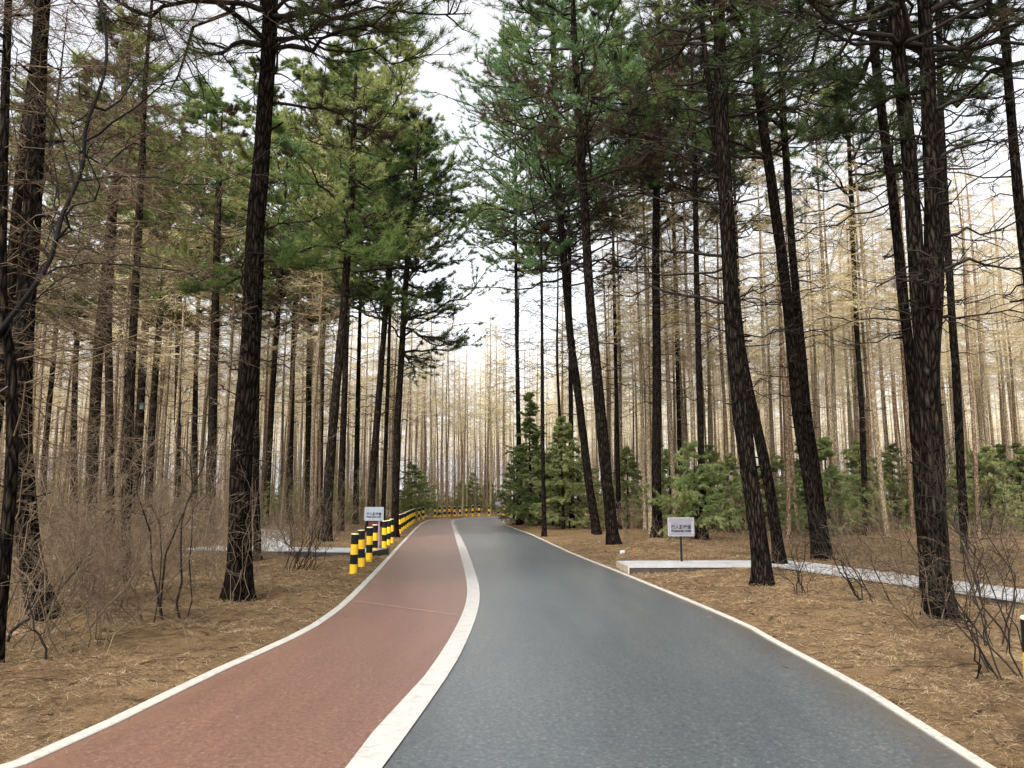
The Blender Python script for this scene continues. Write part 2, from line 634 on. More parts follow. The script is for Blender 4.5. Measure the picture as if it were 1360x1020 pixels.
for nm, a_, b_, z_, mt in (("cycle_lane", LO, CR, 0.0, "red_asphalt"), ("road", CL, RO, -0.004, "blue_asphalt")):
    o = ribbon(a_, b_, z_, 28).build(nm, M[mt])
    tag(o, kind="structure")
    co = np.empty(len(o.data.vertices) * 3, np.float32)
    o.data.vertices.foreach_get("co", co)
    co = co.reshape(-1, 3)
    at_ = o.data.attributes.new("edge", 'FLOAT', 'POINT')
    at_.data.foreach_set("value", np.abs(road_dist(co[:, 0], co[:, 1])).astype(np.float32))
tag(ribbon(CL, CR, 0.006, 4).build("lane_line", M["line_paint"]), kind="structure")
ja, jb = gp(474, 799)[:2], gp(606, 817)[:2]
jn = norm(np.array([-(jb - ja)[1], (jb - ja)[0]])) * 0.02
jl = np.linspace(0, 1, 24)[:, None]
jw = 0.05 * (vnoise(np.arange(24) * 0.6, np.zeros(24), 12) - 0.5)[:, None] * norm(jn)
M["joint_seal"] = paint("joint_seal", (0.24, 0.165, 0.135), (0.17, 0.105, 0.082))
jp = ja + (jb - ja) * jl + jw
tag(ribbon(jp + jn, jp - jn, 0.004, 3).build("lane_joint", M["joint_seal"]), kind="structure")
tag(kerb(LO, 0.12, -0.04, 0.014).build("kerb", M["kerb_stone"], smooth=False), kind="structure")
tag(kerb(RO, -0.085, -0.04, 0.014).build("kerb", M["kerb_stone"], smooth=False), kind="structure")


# ------------------------------------------------------------------ growing wood
def grow(rng, P0, D, L, K, sag=0.0, lift=0.0, wig=0.05):
    """polylines from P0 along D; sag pulls the middle down, lift turns the tip up"""
    N = len(P0)
    t = np.linspace(0, 1, K)[None, :, None]
    P = P0[:, None, :] + D[:, None, :] * L[:, None, None] * t
    P[:, :, 2] += (-np.asarray(sag).reshape(-1, 1) * t[:, :, 0] ** 1.6 + np.asarray(lift).reshape(-1, 1) * t[:, :, 0] ** 3) * L[:, None]
    w = np.cumsum(rng.normal(0, 1, (N, K, 3)), 1)
    w -= w[:, :1]
    return P + w * (wig * L[:, None, None] / math.sqrt(K))


def spawn(rng, P, Mn, t0, t1, ang, flat=0.35):
    """Mn children on each polyline: start points, directions, index of parent, t"""
    N, K, _ = P.shape
    t = np.sort(rng.uniform(t0, t1, (N, Mn)), 1)
    f = t * (K - 1)
    i = np.minimum(f.astype(int), K - 2)
    w = (f - i)[..., None]
    ar = np.arange(N)[:, None]
    a, bb = P[ar, i], P[ar, i + 1]
    pos = a * (1 - w) + bb * w
    T = norm(bb - a)
    side = np.where(rng.random((N, Mn, 1)) < 0.5, -1.0, 1.0)
    up = np.array([0, 0, 1.0])
    perp = norm(np.cross(T, up)) * side + up * rng.normal(0, flat, (N, Mn, 1))
    rnd = norm(rng.normal(0, 1, T.shape))
    steep = np.abs(T[..., 2:]) > 0.8
    perp = np.where(steep, rnd - T * np.sum(rnd * T, -1, keepdims=True), perp)
    perp = norm(perp)
    an = np.radians(rng.uniform(*ang, (N, Mn, 1)))
    D = norm(T * np.cos(an) + perp * np.sin(an))
    return pos.reshape(-1, 3), D.reshape(-1, 3), np.repeat(np.arange(N), Mn), t.ravel()


def plen(P):
    return np.linalg.norm(np.diff(P, axis=1), axis=2).sum(1)


def taper(r0, K, tip=0.2):
    return np.asarray(r0)[:, None] * np.linspace(1, tip, K)[None, :]


def needles(mb, rng, pos, D, n, ln, wd, spread, mats):
    """tufts of n thin leaf blades round each direction"""
    N = len(pos)
    if N == 0:
        return
    d = norm(D[:, None, :] + rng.normal(0, spread, (N, n, 3)))
    l = ln * rng.uniform(0.6, 1.25, (N, n, 1))
    p = pos[:, None, :] + rng.normal(0, ln * 0.12, (N, n, 3))
    side = norm(np.cross(d, norm(rng.normal(0, 1, (N, n, 3))))) * wd * 0.5
    V = np.stack([p - side, p + side, p + d * l], 2).reshape(-1, 3)
    T = np.arange(len(V)).reshape(-1, 3)
    mm = np.repeat(np.asarray(mats), n)
    mb.add(V, None, T, mm)


class Axis:
    """a trunk's centre line; gives the point and radius at a height"""

    def __init__(self, pts, radii, n=60):
        pr = resample(np.c_[np.asarray(pts), np.asarray(radii)[:, None]], n)
        self.p, self.r = pr[:, :3], np.maximum(pr[:, 3], 0.008)

    def at(self, z):
        return np.stack([np.interp(z, self.p[:, 2], self.p[:, 0]), np.interp(z, self.p[:, 2], self.p[:, 1]), z], -1)

    def rad(self, z):
        return np.interp(z, self.p[:, 2], self.r)

    def mesh(self, mb, S=16, flare=0.48, rough=0.09, seed=0, m=0):
        K = len(self.p)
        z = self.p[:, 2] - self.p[0, 2]
        T = norm(np.gradient(self.p, axis=0))
        n1 = norm(np.cross(T, np.array([0, 1.0, 0.0])))
        n2 = np.cross(T, n1)
        a = np.arange(S) * 2 * np.pi / S
        ca, zz = np.meshgrid(a, z)
        lob = 1 + flare * np.exp(-np.maximum(zz - 0.22, 0) / 0.30) * (0.75 + 0.5 * np.sin(ca * 4 + seed) + 0.3 * np.sin(ca * 7 + 2 * seed))
        rr = self.r[:, None] * lob * (1 + rough * (vnoise(np.cos(ca) * 3.1 + 9, np.sin(ca) * 3.1 + zz * 2.2, seed) - 0.5) * 2)
        V = self.p[:, None, :] + rr[..., None] * (np.cos(ca)[..., None] * n1[:, None, :] + np.sin(ca)[..., None] * n2[:, None, :])
        k, s = np.meshgrid(np.arange(K - 1), np.arange(S), indexing='ij')
        s2 = (s + 1) % S
        q = np.stack([k * S + s, k * S + s2, (k + 1) * S + s2, (k + 1) * S + s], -1)
        mb.add(V, q, m=m)


def limbs_on(rng, ax, z0, z1, per_m, Lf, elev, K, sag, lift, wig, az=None, whorl=0.5):
    n = max(1, int((z1 - z0) * per_m))
    z = np.sort(rng.uniform(z0, z1, n))
    # whorls: pull heights toward steps of 0.55 m
    z = np.round(z / whorl) * whorl + rng.normal(0, 0.07, n)
    z = np.clip(z, z0, z1)
    a = rng.uniform(0, 2 * np.pi, n) if az is None else np.radians(rng.uniform(*az, n))
    e = np.radians(rng.uniform(*elev, n))
    D = np.stack([np.cos(a) * np.cos(e), np.sin(a) * np.cos(e), np.sin(e)], -1)
    L = Lf(z, rng.uniform(0, 1, n))
    P = grow(rng, ax.at(z), D, L, K, rng.uniform(*sag, n), rng.uniform(*lift, n), wig)
    return P, L, z


def dead_wood(mb, rng, P, L, r0, n2, n3, m=0, l2=(0.25, 0.55), l3=(0.25, 0.5), S=4, tipr=0.003):
    """bare limbs with side twigs"""
    if len(P) == 0:
        return
    mb.tubes(P, taper(r0, P.shape[1], 0.18), S, m)
    if n2:
        p, d, i, t = spawn(rng, P, n2, 0.25, 1.0, (25, 70), 0.45)
        l = L[i] * rng.uniform(*l2, len(i)) * (1.15 - 0.7 * t)
        C = grow(rng, p, d, l, 5, rng.uniform(-0.05, 0.2, len(i)), 0.0, 0.10)
        mb.tubes(C, taper(np.maximum(r0[i] * 0.38, tipr), 5, 0.3), 3, m)
        if n3:
            p, d, j, t = spawn(rng, C, n3, 0.15, 1.0, (25, 75), 0.6)
            l3_ = l[j] * rng.uniform(*l3, len(j)) * (1.2 - 0.7 * t)
            E = grow(rng, p, d, l3_, 4, 0.05, 0.0, 0.12)
            mb.tubes(E, taper(np.full(len(j), tipr), 4, 0.45), 3, m)


def live_wood(mb, rng, P, L, r0, n2, tufts, nn, ln, wd, mats, wood=0, t0=0.25, spread=0.55, mw=None, brown=None):
    """limbs that carry needles; mats are the leaf slots to draw from"""
    if len(P) == 0:
        return
    mb.tubes(P, taper(r0, P.shape[1], 0.2), 4, wood)
    p, d, i, t = spawn(rng, P, n2, t0, 1.0, (25, 65), 0.3)
    l = np.clip(L[i] * rng.uniform(0.22, 0.5, len(i)) * (1.2 - 0.65 * t), 0.15, 1.6)
    C = grow(rng, p, d, l, 5, -0.05, 0.16, 0.07)
    mb.tubes(C, taper(np.maximum(r0[i] * 0.3, 0.004), 5, 0.4), 3, wood)
    lm = rng.choice(mats, len(P), p=mw)
    if brown is not None:
        lm = np.where(brown, 4, lm)
    q, dd, j, tt = spawn(rng, C, tufts, 0.3, 1.0, (5, 60), 0.5)
    dd = norm(dd + np.array([0, 0, 0.35]))
    needles(mb, rng, q, dd, nn, ln, wd, spread, lm[i][j])
    q, dd, j, tt = spawn(rng, P, max(3, tufts), 0.55, 1.0, (5, 50), 0.5)
    needles(mb, rng, q, norm(dd + np.array([0, 0, 0.3])), nn, ln, wd, spread, lm[j])


PINE_SLOTS = ["pine_green", "pine_blue", "pine_yellow", "pine_brown", "pine_dark"]


def pine_weights(mw):
    mw = list(mw) + [0.0] * (5 - len(mw))
    return np.array(mw) / sum(mw)


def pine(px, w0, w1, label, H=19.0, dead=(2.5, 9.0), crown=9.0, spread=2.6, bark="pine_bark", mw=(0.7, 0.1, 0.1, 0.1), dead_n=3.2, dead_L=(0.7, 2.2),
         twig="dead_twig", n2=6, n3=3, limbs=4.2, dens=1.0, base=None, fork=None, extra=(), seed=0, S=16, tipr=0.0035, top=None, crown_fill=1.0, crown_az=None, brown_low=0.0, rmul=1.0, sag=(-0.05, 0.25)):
    rng = np.random.default_rng(1000 + seed)
    mw = pine_weights(mw)
    b0 = ground_hit(*px[0]) if base is None else np.array(base, float)
    Y = b0[1]
    depth = Y * math.cos(PITCH)
    pts = [b0 - np.array([0, 0, 0.25]), b0] + [at_depth(x, y, Y) for x, y in px[1:]]
    k = depth / FPX
    zs = np.array([p[2] for p in pts])
    zt = zs[-1]
    rad = list(np.interp(zs, [0, zt], [w0 * k * 0.40, w1 * k * 0.40]))
    if H > zt + 1:
        tail = pts[-1] + (pts[-1] - pts[-2]) / max(pts[-1][2] - pts[-2][2], 0.3) * 0.4 * (H - zt) * np.array([1, 1, 0]) + np.array([0, 0, H - zt])
        pts += [pts[-1] * 0.5 + tail * 0.5, tail]
        rad += [rad[-1] * 0.6, 0.02]
    loc = b0.copy()
    pts = [p - loc for p in pts]
    ax = Axis(pts, rad, 90)
    root = thing("pine_tree", loc, label, "tree", "tall pines along the road")
    tb = MB()
    ax.mesh(tb, S, seed=seed)
    axes = [ax]
    if fork:
        fp = [at_depth(x, y, Y) - loc for x, y, _ in fork]
        fr = [w * k * 0.40 for _, _, w in fork]
        d = norm(fp[-1] - fp[-2])
        fp.append(fp[-1] + d * max(1.0, (H - 1 - fp[-1][2])))
        fr.append(0.03)
        fx = Axis(fp, fr, 60)
        fx.mesh(tb, S, flare=0.0, seed=seed + 3)
        axes.append(fx)
    # short broken stubs belong to the trunk
    st_n = int(14 * dens)
    z = rng.uniform(1.2, dead[1], st_n)
    a = rng.uniform(0, 2 * np.pi, st_n)
    D = np.stack([np.cos(a), np.sin(a), rng.uniform(-0.1, 0.4, st_n)], -1)
    SP = grow(rng, ax.at(z), norm(D), ax.rad(z) + rng.uniform(0.05, 0.28, st_n), 4, 0, 0, 0.06)
    tb.tubes(SP, taper(rng.uniform(0.012, 0.028, st_n), 4, 0.6), 5)
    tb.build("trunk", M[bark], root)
    cb = MB()
    db = cb
    zmax = H if top is None else top
    for axx in axes:
        zlo = max(dead[0], axx.p[0, 2] + 0.4)
        if dead_n > 0 and dead[1] > zlo:
            P, L, z = limbs_on(rng, axx, zlo, dead[1], dead_n, lambda z, u: dead_L[0] + (dead_L[1] - dead_L[0]) * u * np.clip((z - zlo + 1.5) / 4, 0.3, 1), (-12, 28), 8, sag, (-0.1, 0.15), 0.13)
            dead_wood(db, rng, P, L, rmul * np.clip(0.013 * np.sqrt(L) + 0.006 * rng.random(len(L)), 0.008, 0.04), n2, n3, tipr=tipr)
        c0, c1 = crown, axx.p[-1, 2] - 0.3
        if zmax > c0 + 0.5 and limbs > 0:
            Lf = lambda z, u: spread * (0.55 + 0.55 * u) * np.clip(1.08 - ((z - c0) / (c1 - c0)) ** 2.4, 0.25, 1) * 1.2
            P, L, z = limbs_on(rng, axx, c0, min(c1, zmax), limbs * 1.45, Lf, (-6, 34), 8, (0.0, 0.28), (0.0, 0.3), 0.12, crown_az)
            live_wood(cb, rng, P, L, np.clip(0.013 * L + 0.01, 0.014, 0.06), int(12 * crown_fill), int(8 * crown_fill), 11, 0.19, max(0.011, 0.00062 * Y), [1, 2, 3, 4, 5], 0, 0.22, 0.6, mw, (z < c0 + brown_low) & (rng.random(len(z)) < 0.62))
    for (z, az, L, el, slot) in extra:
        a, e = math.radians(az), math.radians(el)
        D = np.array([[math.cos(a) * math.cos(e), math.sin(a) * math.cos(e), math.sin(e)]])
        P = grow(rng, ax.at(np.array([z])), D, np.array([L]), 9, 0.12, 0.1, 0.10)
        if slot == 0:
            dead_wood(db, rng, P, np.array([L]), np.array([0.016 + 0.007 * L]), 12, 4, tipr=tipr)
        else:
            live_wood(cb, rng, P, np.array([L]), np.array([0.03]), 16, 8, 15, 0.16, 0.010, [slot], 0, 0.2, 0.6)
    if cb.n:
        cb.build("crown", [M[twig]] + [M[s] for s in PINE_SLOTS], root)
    return root


# ------------------------------------------------------------------ the pines along the road, each where the photograph has it
G, B, Yw, Br = 1, 2, 3, 4
# right side
pine([(1013, 776), (1008, 720), (991, 600), (980, 510), (971, 400), (966, 300), (959, 150), (955, 20)], 30, 21,
     "thick dark pine leaning left just right of the grey sign", H=17, dead=(3.2, 11.5), crown=9.9, spread=3.0, mw=(0.25, 0.05, 0.02, 0.2, 0.48), crown_fill=0.8, seed=1, S=22, dead_n=3.6, dead_L=(0.6, 2.6),
     extra=[(5.0, 178, 2.6, 6, 0), (5.9, 170, 2.4, 12, 0), (6.9, 185, 2.8, 10, 0), (7.8, 160, 2.2, 20, 0), (7.4, 200, 2.4, 16, 0)])
pine([(1037, 753), (1022, 650), (1004, 560), (986, 470), (970, 340), (952, 210), (944, 130), (935, 60)], 18, 10,
     "rough barked pine trunk close behind the thick leaning pine", H=18, dead=(4, 12), crown=10.2, mw=(0.2, 0.05, 0, 0.3, 0.45), crown_fill=0.75, seed=2, S=18, dead_n=3.0)
pine([(1090, 745), (1077, 650), (1060, 545), (1050, 440), (1037, 330), (1024, 240), (1008, 120), (1001, 20)], 22, 15,
     "dark pine leaning over the right boardwalk, left stem of a close pair", H=18.5, dead=(3.5, 12), crown=10.4, spread=2.8, mw=(0.3, 0.05, 0.1, 0.1, 0.45), crown_fill=0.75, seed=3, S=18, dead_n=3.8)
pine([(1097, 738), (1085, 640), (1072, 545), (1061, 430), (1052, 330), (1042, 180), (1036, 80)], 16, 11,
     "slimmer pine stem directly right of the leaning pair's dark stem", H=18, dead=(5, 13), crown=11, spread=2.2, mw=(0.3, 0.05, 0.1, 0.1, 0.45), crown_fill=0.75, seed=4, dead_n=3.6)
pine([(1249, 822), (1243, 740), (1238, 600), (1233, 500), (1238, 420), (1240, 300), (1234, 150), (1228, 20)], 42, 23,
     "massive black forked pine standing before the right boardwalk", H=16.5, dead=(3.0, 10.0), crown=7.6, spread=2.8, crown_fill=0.7, seed=5, S=26, dead_n=3.6, dead_L=(0.6, 2.3),
     fork=[(1230, 500, 24), (1221, 420, 26), (1214, 300, 25), (1205, 180, 24), (1192, 60, 23)], mw=(0.12, 0.0, 0.0, 0.08, 0.8),
     extra=[(6.6, 182, 1.7, 8, 5), (7.2, 172, 1.5, 14, 5), (5.1, 10, 1.6, 22, 0), (4.6, 4, 1.9, 12, 0), (6.2, 355, 1.8, 15, 0), (7.0, 12, 1.8, 18, 0)])
pine([(1232, 785), (1222, 650), (1211, 500), (1200, 400), (1186, 260), (1170, 140), (1158, 30)], 20, 14,
     "slanting dark pine stem just left of the massive forked pine", H=17, dead=(4, 11), crown=9.2, spread=2.6, mw=(0.15, 0, 0, 0.1, 0.75), crown_fill=0.75, seed=6, dead_n=2.8)
pine([(1283, 735), (1277, 640), (1271, 520), (1263, 400), (1256, 280), (1250, 160), (1247, 40)], 14, 10,
     "slender dark pine just right of the massive forked pine", H=18, dead=(4, 13), crown=11.8, spread=2.2, mw=(0.2, 0, 0, 0.1, 0.7), crown_fill=0.8, seed=7)
pine([(1440, 800), (1405, 600), (1378, 450), (1360, 330), (1346, 190), (1334, 40)], 20, 14,
     "dark pine whose trunk leans in over the right edge", H=17, dead=(4, 11), crown=8.6, spread=2.8, crown_fill=0.7, seed=8, mw=(0.15, 0.0, 0.0, 0.1, 0.75))
pine([(873, 714), (872, 600), (872, 450), (871, 330), (873, 200), (875, 60)], 16, 11,
     "straight dark pine behind the grey sign, nearest the road of that pair", H=22, dead=(4.5, 15), crown=13.0, spread=3.4, seed=9, dead_n=4.2, mw=(0.45, 0.2, 0.0, 0.1, 0.25), brown_low=3.0)
pine([(815, 725), (806, 640), (797, 540), (790, 470), (783, 390), (776, 270), (768, 150), (763, 60)], 20, 12,
     "leaning dark pine at the verge left of the grey sign", H=21, dead=(4.5, 14.0), crown=11.5, spread=3.6, seed=10, dead_n=4.2, mw=(0.35, 0.45, 0.05, 0.05, 0.1), brown_low=3.0)
pine([(793, 710), (782, 640), (770, 540), (758, 450), (752, 380), (744, 280), (739, 180), (735, 60)], 14, 10,
     "curved pine with browned lower crown left of the leaning verge pine", H=26, dead=(5, 14), crown=11.0, spread=4.6, seed=11, dead_n=4.4, mw=(0.1, 0.78, 0.1, 0.02), brown_low=2.6, limbs=5.5)
pine([(723, 712), (721, 600), (720, 450), (719, 330)], 7.5, 4, "thin straight pine on the verge before the tall young spruce", H=13.5, dead=(3, 12), crown=11.5, spread=1.0, seed=12, dead_n=3.2, dead_L=(0.4, 1.5), limbs=2, mw=(0.2, 0.1, 0.1, 0.6))
# left side
pine([(316, 795), (318, 720), (322, 600), (330, 500), (335, 400), (340, 300), (350, 170), (358, 40)], 38, 26,
     "thickest pine left of road, green tuft on its lowest branch", H=17, dead=(3.0, 9.5), crown=8.8, spread=3.7, limbs=5.2, seed=20, S=26, dead_n=2.4, dead_L=(0.5, 2.2),
     extra=[(5.4, 2, 1.75, 4, 1), (5.2, 340, 1.2, -6, 1), (5.75, 20, 1.0, 25, 0), (5.0, 175, 1.0, 0, 1), (9.4, 4, 3.4, 6, 1), (8.9, 350, 2.0, 2, 4), (8.0, 30, 2.2, 0, 4)], mw=(0.5, 0, 0, 0.1, 0.4))
pine([(342, 745), (340, 640), (341, 520), (344, 400)], 12, 8, "thin mossy stem right behind the thickest left pine", H=12, dead=(2.5, 9), crown=9, spread=1.2, seed=21, dead_n=2.5, limbs=2)
pine([(434, 720), (438, 620), (446, 520), (454, 440), (460, 360), (466, 280), (469, 200)], 17, 11,
     "curved grey pine behind the fan shaped shrub, left of the white sign", H=19.5, dead=(3.2, 13), crown=10.0, spread=3.0, seed=22, dead_n=2.4, bark="pine_bark_pale", mw=(0.5, 0.05, 0.4, 0.05), limbs=4.6)
pine([(452, 705), (455, 600), (459, 480), (463, 360)], 12, 8, "straight pine close behind the curved grey pine", H=23.5, dead=(4, 13), crown=12, spread=2.6, seed=23, bark="pine_bark_pale", mw=(0.3, 0.05, 0.5, 0.15))
pine([(491, 706), (496, 620), (503, 530), (510, 440), (516, 360), (521, 280)], 13, 8,
     "slanting brown pine rising behind the white sign", H=20.5, dead=(4, 11), crown=9.5, spread=2.7, seed=24, dead_n=2.4, bark="pine_bark_pale", mw=(0.45, 0.1, 0.35, 0.1))
pine([(508, 700), (512, 600), (516, 480)], 8, 6, "thin pine stem between the white sign and the verge pine", H=29, dead=(3, 14), crown=14, spread=3.2, seed=25, bark="pine_bark_pale", mw=(0.1, 0.05, 0.85, 0.0))
pine([(524, 713), (526, 640), (528, 560), (533, 480), (538, 390), (544, 310), (551, 240)], 13, 8,
     "pine standing in the bollard row at the left kerb", H=18, dead=(3, 9), crown=7.4, spread=3.0, seed=26, dead_n=3.0, dead_L=(0.7, 2.4), bark="pine_bark_pale", mw=(0.35, 0.05, 0.05, 0.05, 0.5), limbs=5, crown_fill=1.1)
pine([(120, 728), (122, 640), (126, 540), (133, 440), (144, 330), (156, 230)], 19, 13,
     "slightly bowed brown pine with its twin at the left, nearer of two", H=18, dead=(2.2, 13), crown=10.5, spread=2.8, seed=27, bark="pine_bark_pale", twig="brown_twig", dead_n=4, mw=(0.55, 0.05, 0.3, 0.1), n2=8, n3=4, rmul=0.7)
pine([(147, 722), (146, 620), (145, 520), (144, 420), (150, 300)], 14, 11, "straight brown pine right beside the slightly bowed left pine", H=18, dead=(2.5, 13), crown=11, spread=2.4, seed=28, bark="pine_bark_pale", twig="brown_twig", dead_n=4, mw=(0.55, 0.05, 0.3, 0.1), n2=8, n3=4, rmul=0.7)
pine([(178, 702), (182, 620), (187, 530), (193, 430), (200, 330)], 15, 11, "pine with a small nest box nailed to its trunk", H=19, dead=(3, 13), crown=11, spread=2.6, seed=29, bark="pine_bark_pale", twig="brown_twig", dead_n=3.6, mw=(0.4, 0.05, 0.35, 0.2))
pine([(197, 706), (199, 620), (204, 530), (212, 430), (222, 320)], 13, 9, "leaning pine directly right of the nest box pine", H=19, dead=(3, 13), crown=11, spread=2.6, seed=30, bark="pine_bark_pale", twig="brown_twig", dead_n=3.6, mw=(0.35, 0.05, 0.4, 0.2))
pine([(279, 710), (281, 600), (284, 480), (287, 370), (290, 260)], 16, 11, "broad brown pine behind the boardwalk, left of the thickest pine", H=19, dead=(3, 13), crown=10.5, spread=2.8, seed=31, bark="pine_bark_pale", twig="brown_twig", dead_n=3.6, mw=(0.5, 0.05, 0.35, 0.1))
pine([(60, 822), (40, 740), (30, 640), (28, 540), (32, 430), (40, 320), (48, 180), (54, 40)], 36, 26,
     "dark twiggy pine with a kinked foot near the left edge", H=16, dead=(1.6, 10), crown=9.0, spread=2.8, seed=32, S=22, bark="pine_bark", twig="brown_twig", dead_n=9, dead_L=(1.0, 3.4), n2=11, n3=6, mw=(0.4, 0, 0, 0.2, 0.4), tipr=0.0026, rmul=0.36, sag=(0.0, 0.5))
pine([(-8, 880), (8, 720), (16, 600), (14, 480), (2, 330)], 22, 16, "dark pine stem half cut by the left edge", H=15, dead=(1.8, 10), crown=8.5, spread=2.6, seed=33, twig="brown_twig", dead_n=9, dead_L=(1.0, 3.4), n2=11, n3=6, mw=(0.4, 0, 0, 0.2, 0.4), tipr=0.0026, rmul=0.36, sag=(0.0, 0.5))
pine([(57, 700), (60, 600), (69, 500), (78, 400)], 10, 7, "thin leaning pine between the kinked pine and the bowed pine", H=16, dead=(2.5, 12), crown=11, spread=2.0, seed=34, bark="pine_bark_pale", twig="brown_twig", dead_n=5, n2=8, n3=4)
# pines whose crowns show further back
for k, (px, w, lab, mw, cr, H) in enumerate([
    ([(640, 690), (640, 560)], 0, None, None, 0, 0),
    ([(409, 699), (410, 520), (412, 380)], 11, "straight pine far behind the curved grey pine, pale yellow crown", (0.15, 0.05, 0.75, 0.05), 11.5, 22),
    ([(352, 700), (362, 520), (372, 380)], 11, "pine deep behind the thickest left pine, yellow green top", (0.2, 0.05, 0.7, 0.05), 11.5, 21),
    ([(235, 703), (236, 520), (238, 380)], 12, "pine between the nest box pine and the broad brown pine", (0.45, 0.05, 0.4, 0.1), 10.5, 20),
    ([(760, 701), (758, 520), (757, 400)], 9, "slim pine behind the curved pine, green top over the spruces", (0.2, 0.65, 0.1, 0.05), 13.5, 24),
    ([(690, 697), (688, 540), (686, 420)], 9, "farthest right side pine, blue green crown beside the sky gap", (0.1, 0.8, 0.1, 0.0), 15, 31),
    ([(935, 716), (930, 560), (926, 400), (922, 200)], 12, "dark pine between the grey sign and the thick leaning pine", (0.2, 0.1, 0.0, 0.4, 0.3), 12.5, 21),
    ([(22, 700), (24, 500)], 12, "pine far back at the left edge, green crown high up", (0.5, 0.05, 0.4, 0.05), 10.0, 25),
    ([(98, 703), (100, 500)], 12, "pine behind the thin leaning pine at the left, full green crown", (0.55, 0.05, 0.35, 0.05), 9.5, 25),
    ([(163, 699), (165, 500)], 11, "pine seen between the straight brown pine and nest box pine", (0.45, 0.1, 0.4, 0.05), 10.0, 26),
    ([(258, 699), (260, 500)], 11, "pine just left of the broad brown pine, further back", (0.45, 0.05, 0.45, 0.05), 10.5, 26),
    ([(328, 697), (332, 500)], 11, "pine hidden behind the thickest left pine, wide yellow green crown", (0.3, 0.05, 0.6, 0.05), 11.0, 28),
    ([(384, 698), (388, 500)], 11, "pine midway between the thickest pine and curved grey pine", (0.35, 0.05, 0.55, 0.05), 10.5, 27),
    ([(424, 696), (428, 500)], 10, "pine left behind the curved grey pine, tall yellow green crown", (0.2, 0.05, 0.75, 0.0), 12.0, 29),
    ([(472, 696), (476, 500)], 10, "pine back between the curved grey pine and slanting brown pine", (0.2, 0.05, 0.75, 0.0), 12.0, 30),
    ([(822, 704), (818, 500)], 9, "pine back between the leaning verge pine and straight dark pine", (0.4, 0.3, 0.0, 0.15, 0.15), 14.0, 27),
    ([(905, 703), (900, 500)], 9, "pine back behind the grey sign, dark crown above", (0.4, 0.05, 0.0, 0.25, 0.3), 14.5, 26),
    ([(990, 704), (985, 500)], 10, "pine back behind the thick leaning pine, dark crown above", (0.4, 0.05, 0.05, 0.1, 0.4), 14.0, 25),
    ([(1150, 712), (1145, 560), (1136, 400), (1128, 200)], 10, "slim dark pine midway between the leaning pair and forked pine", (0.3, 0.1, 0.1, 0.0, 0.5), 13.5, 20),
]):
    if lab:
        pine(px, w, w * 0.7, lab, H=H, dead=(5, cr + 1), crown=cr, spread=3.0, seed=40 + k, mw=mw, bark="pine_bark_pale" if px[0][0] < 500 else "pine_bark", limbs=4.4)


# ------------------------------------------------------------------ larches
def make_larch(seed, H, twig, bark, loc=(0, 0, 0), label="", group="", low=None, dens=10.5, n2=10, n3=3, thin=0.75):
    rng = np.random.default_rng(seed)
    root = thing("larch_tree", loc, label, "tree", group)
    z = np.array([-0.3, 0, H * 0.25, H * 0.5, H * 0.75, H])
    j = np.cumsum(rng.normal(0, 0.10, (6, 2)), 0)
    j -= j[1]
    ax = Axis(np.c_[j, z], np.array([0.112, 0.10, 0.085, 0.065, 0.04, 0.007]) * rng.uniform(0.85, 1.15), 26)
    tb = MB()
    ax.mesh(tb, 9, flare=0.25, rough=0.05, seed=seed)
    n = 34
    zz = rng.uniform(1.0, H * 0.5, n)
    a = rng.uniform(0, 6.28, n)
    D = np.stack([np.cos(a), np.sin(a), rng.uniform(-0.2, 0.15, n)], -1)
    L = rng.uniform(0.2, 1.3, n)
    dead_wood(tb, rng, grow(rng, ax.at(zz), norm(D), L, 5, 0.1, 0, 0.1), L, np.full(n, 0.009), 4, 0, S=3)
    tb.build("trunk", M[bark], root)
    cb = MB()
    c0 = H * rng.uniform(0.38, 0.46) if low is None else low
    Lf = lambda z, u: (0.35 + 2.3 * np.clip(1 - (z - c0) / (H - c0), 0, 1) ** 0.8) * (0.65 + 0.5 * u)
    P, L, z = limbs_on(rng, ax, c0, H - 0.1, dens, Lf, (-8, 24), 6, (0.05, 0.3), (0.1, 0.4), 0.08)
    cb.tubes(P, taper(np.clip(0.006 * L + 0.004, 0.005, 0.016), 6, 0.4), 3)
    p, d, i, t = spawn(rng, P, n2, 0.15, 1.0, (30, 75), 0.5)
    l = np.clip(L[i] * rng.uniform(0.2, 0.42, len(i)) * (1.2 - 0.6 * t), 0.1, 0.9)
    C = grow(rng, p, d, l, 4, 0.25, 0.0, 0.10)
    cb.tubes(C, taper(np.full(len(i), 0.0065 * thin), 4, 0.6), 3)
    p, d, k, t = spawn(rng, C, n3, 0.1, 1.0, (30, 75), 0.7)
    E = grow(rng, p, d, l[k] * rng.uniform(0.25, 0.5, len(k)), 3, 0.2, 0, 0.1)
    cb.tubes(E, taper(np.full(len(k), 0.005 * thin), 3, 0.7), 3)
    cb.build("crown", M[twig], root)
    return root


def larch_sites():
    rng = np.random.default_rng(5)
    out = []
    s = 2.75
    for iy in range(0, 60):
        y = 31 + iy * s
        if y > 135:
            break
        half = 0.72 * y + 6
        for ix in range(-int(half / s), int(half / s) + 1):
            x = ix * s + (s * 0.5 if iy % 2 else 0) + rng.normal(0, 0.5)
            out.append((x, y + rng.normal(0, 0.55)))
    return np.array(out)


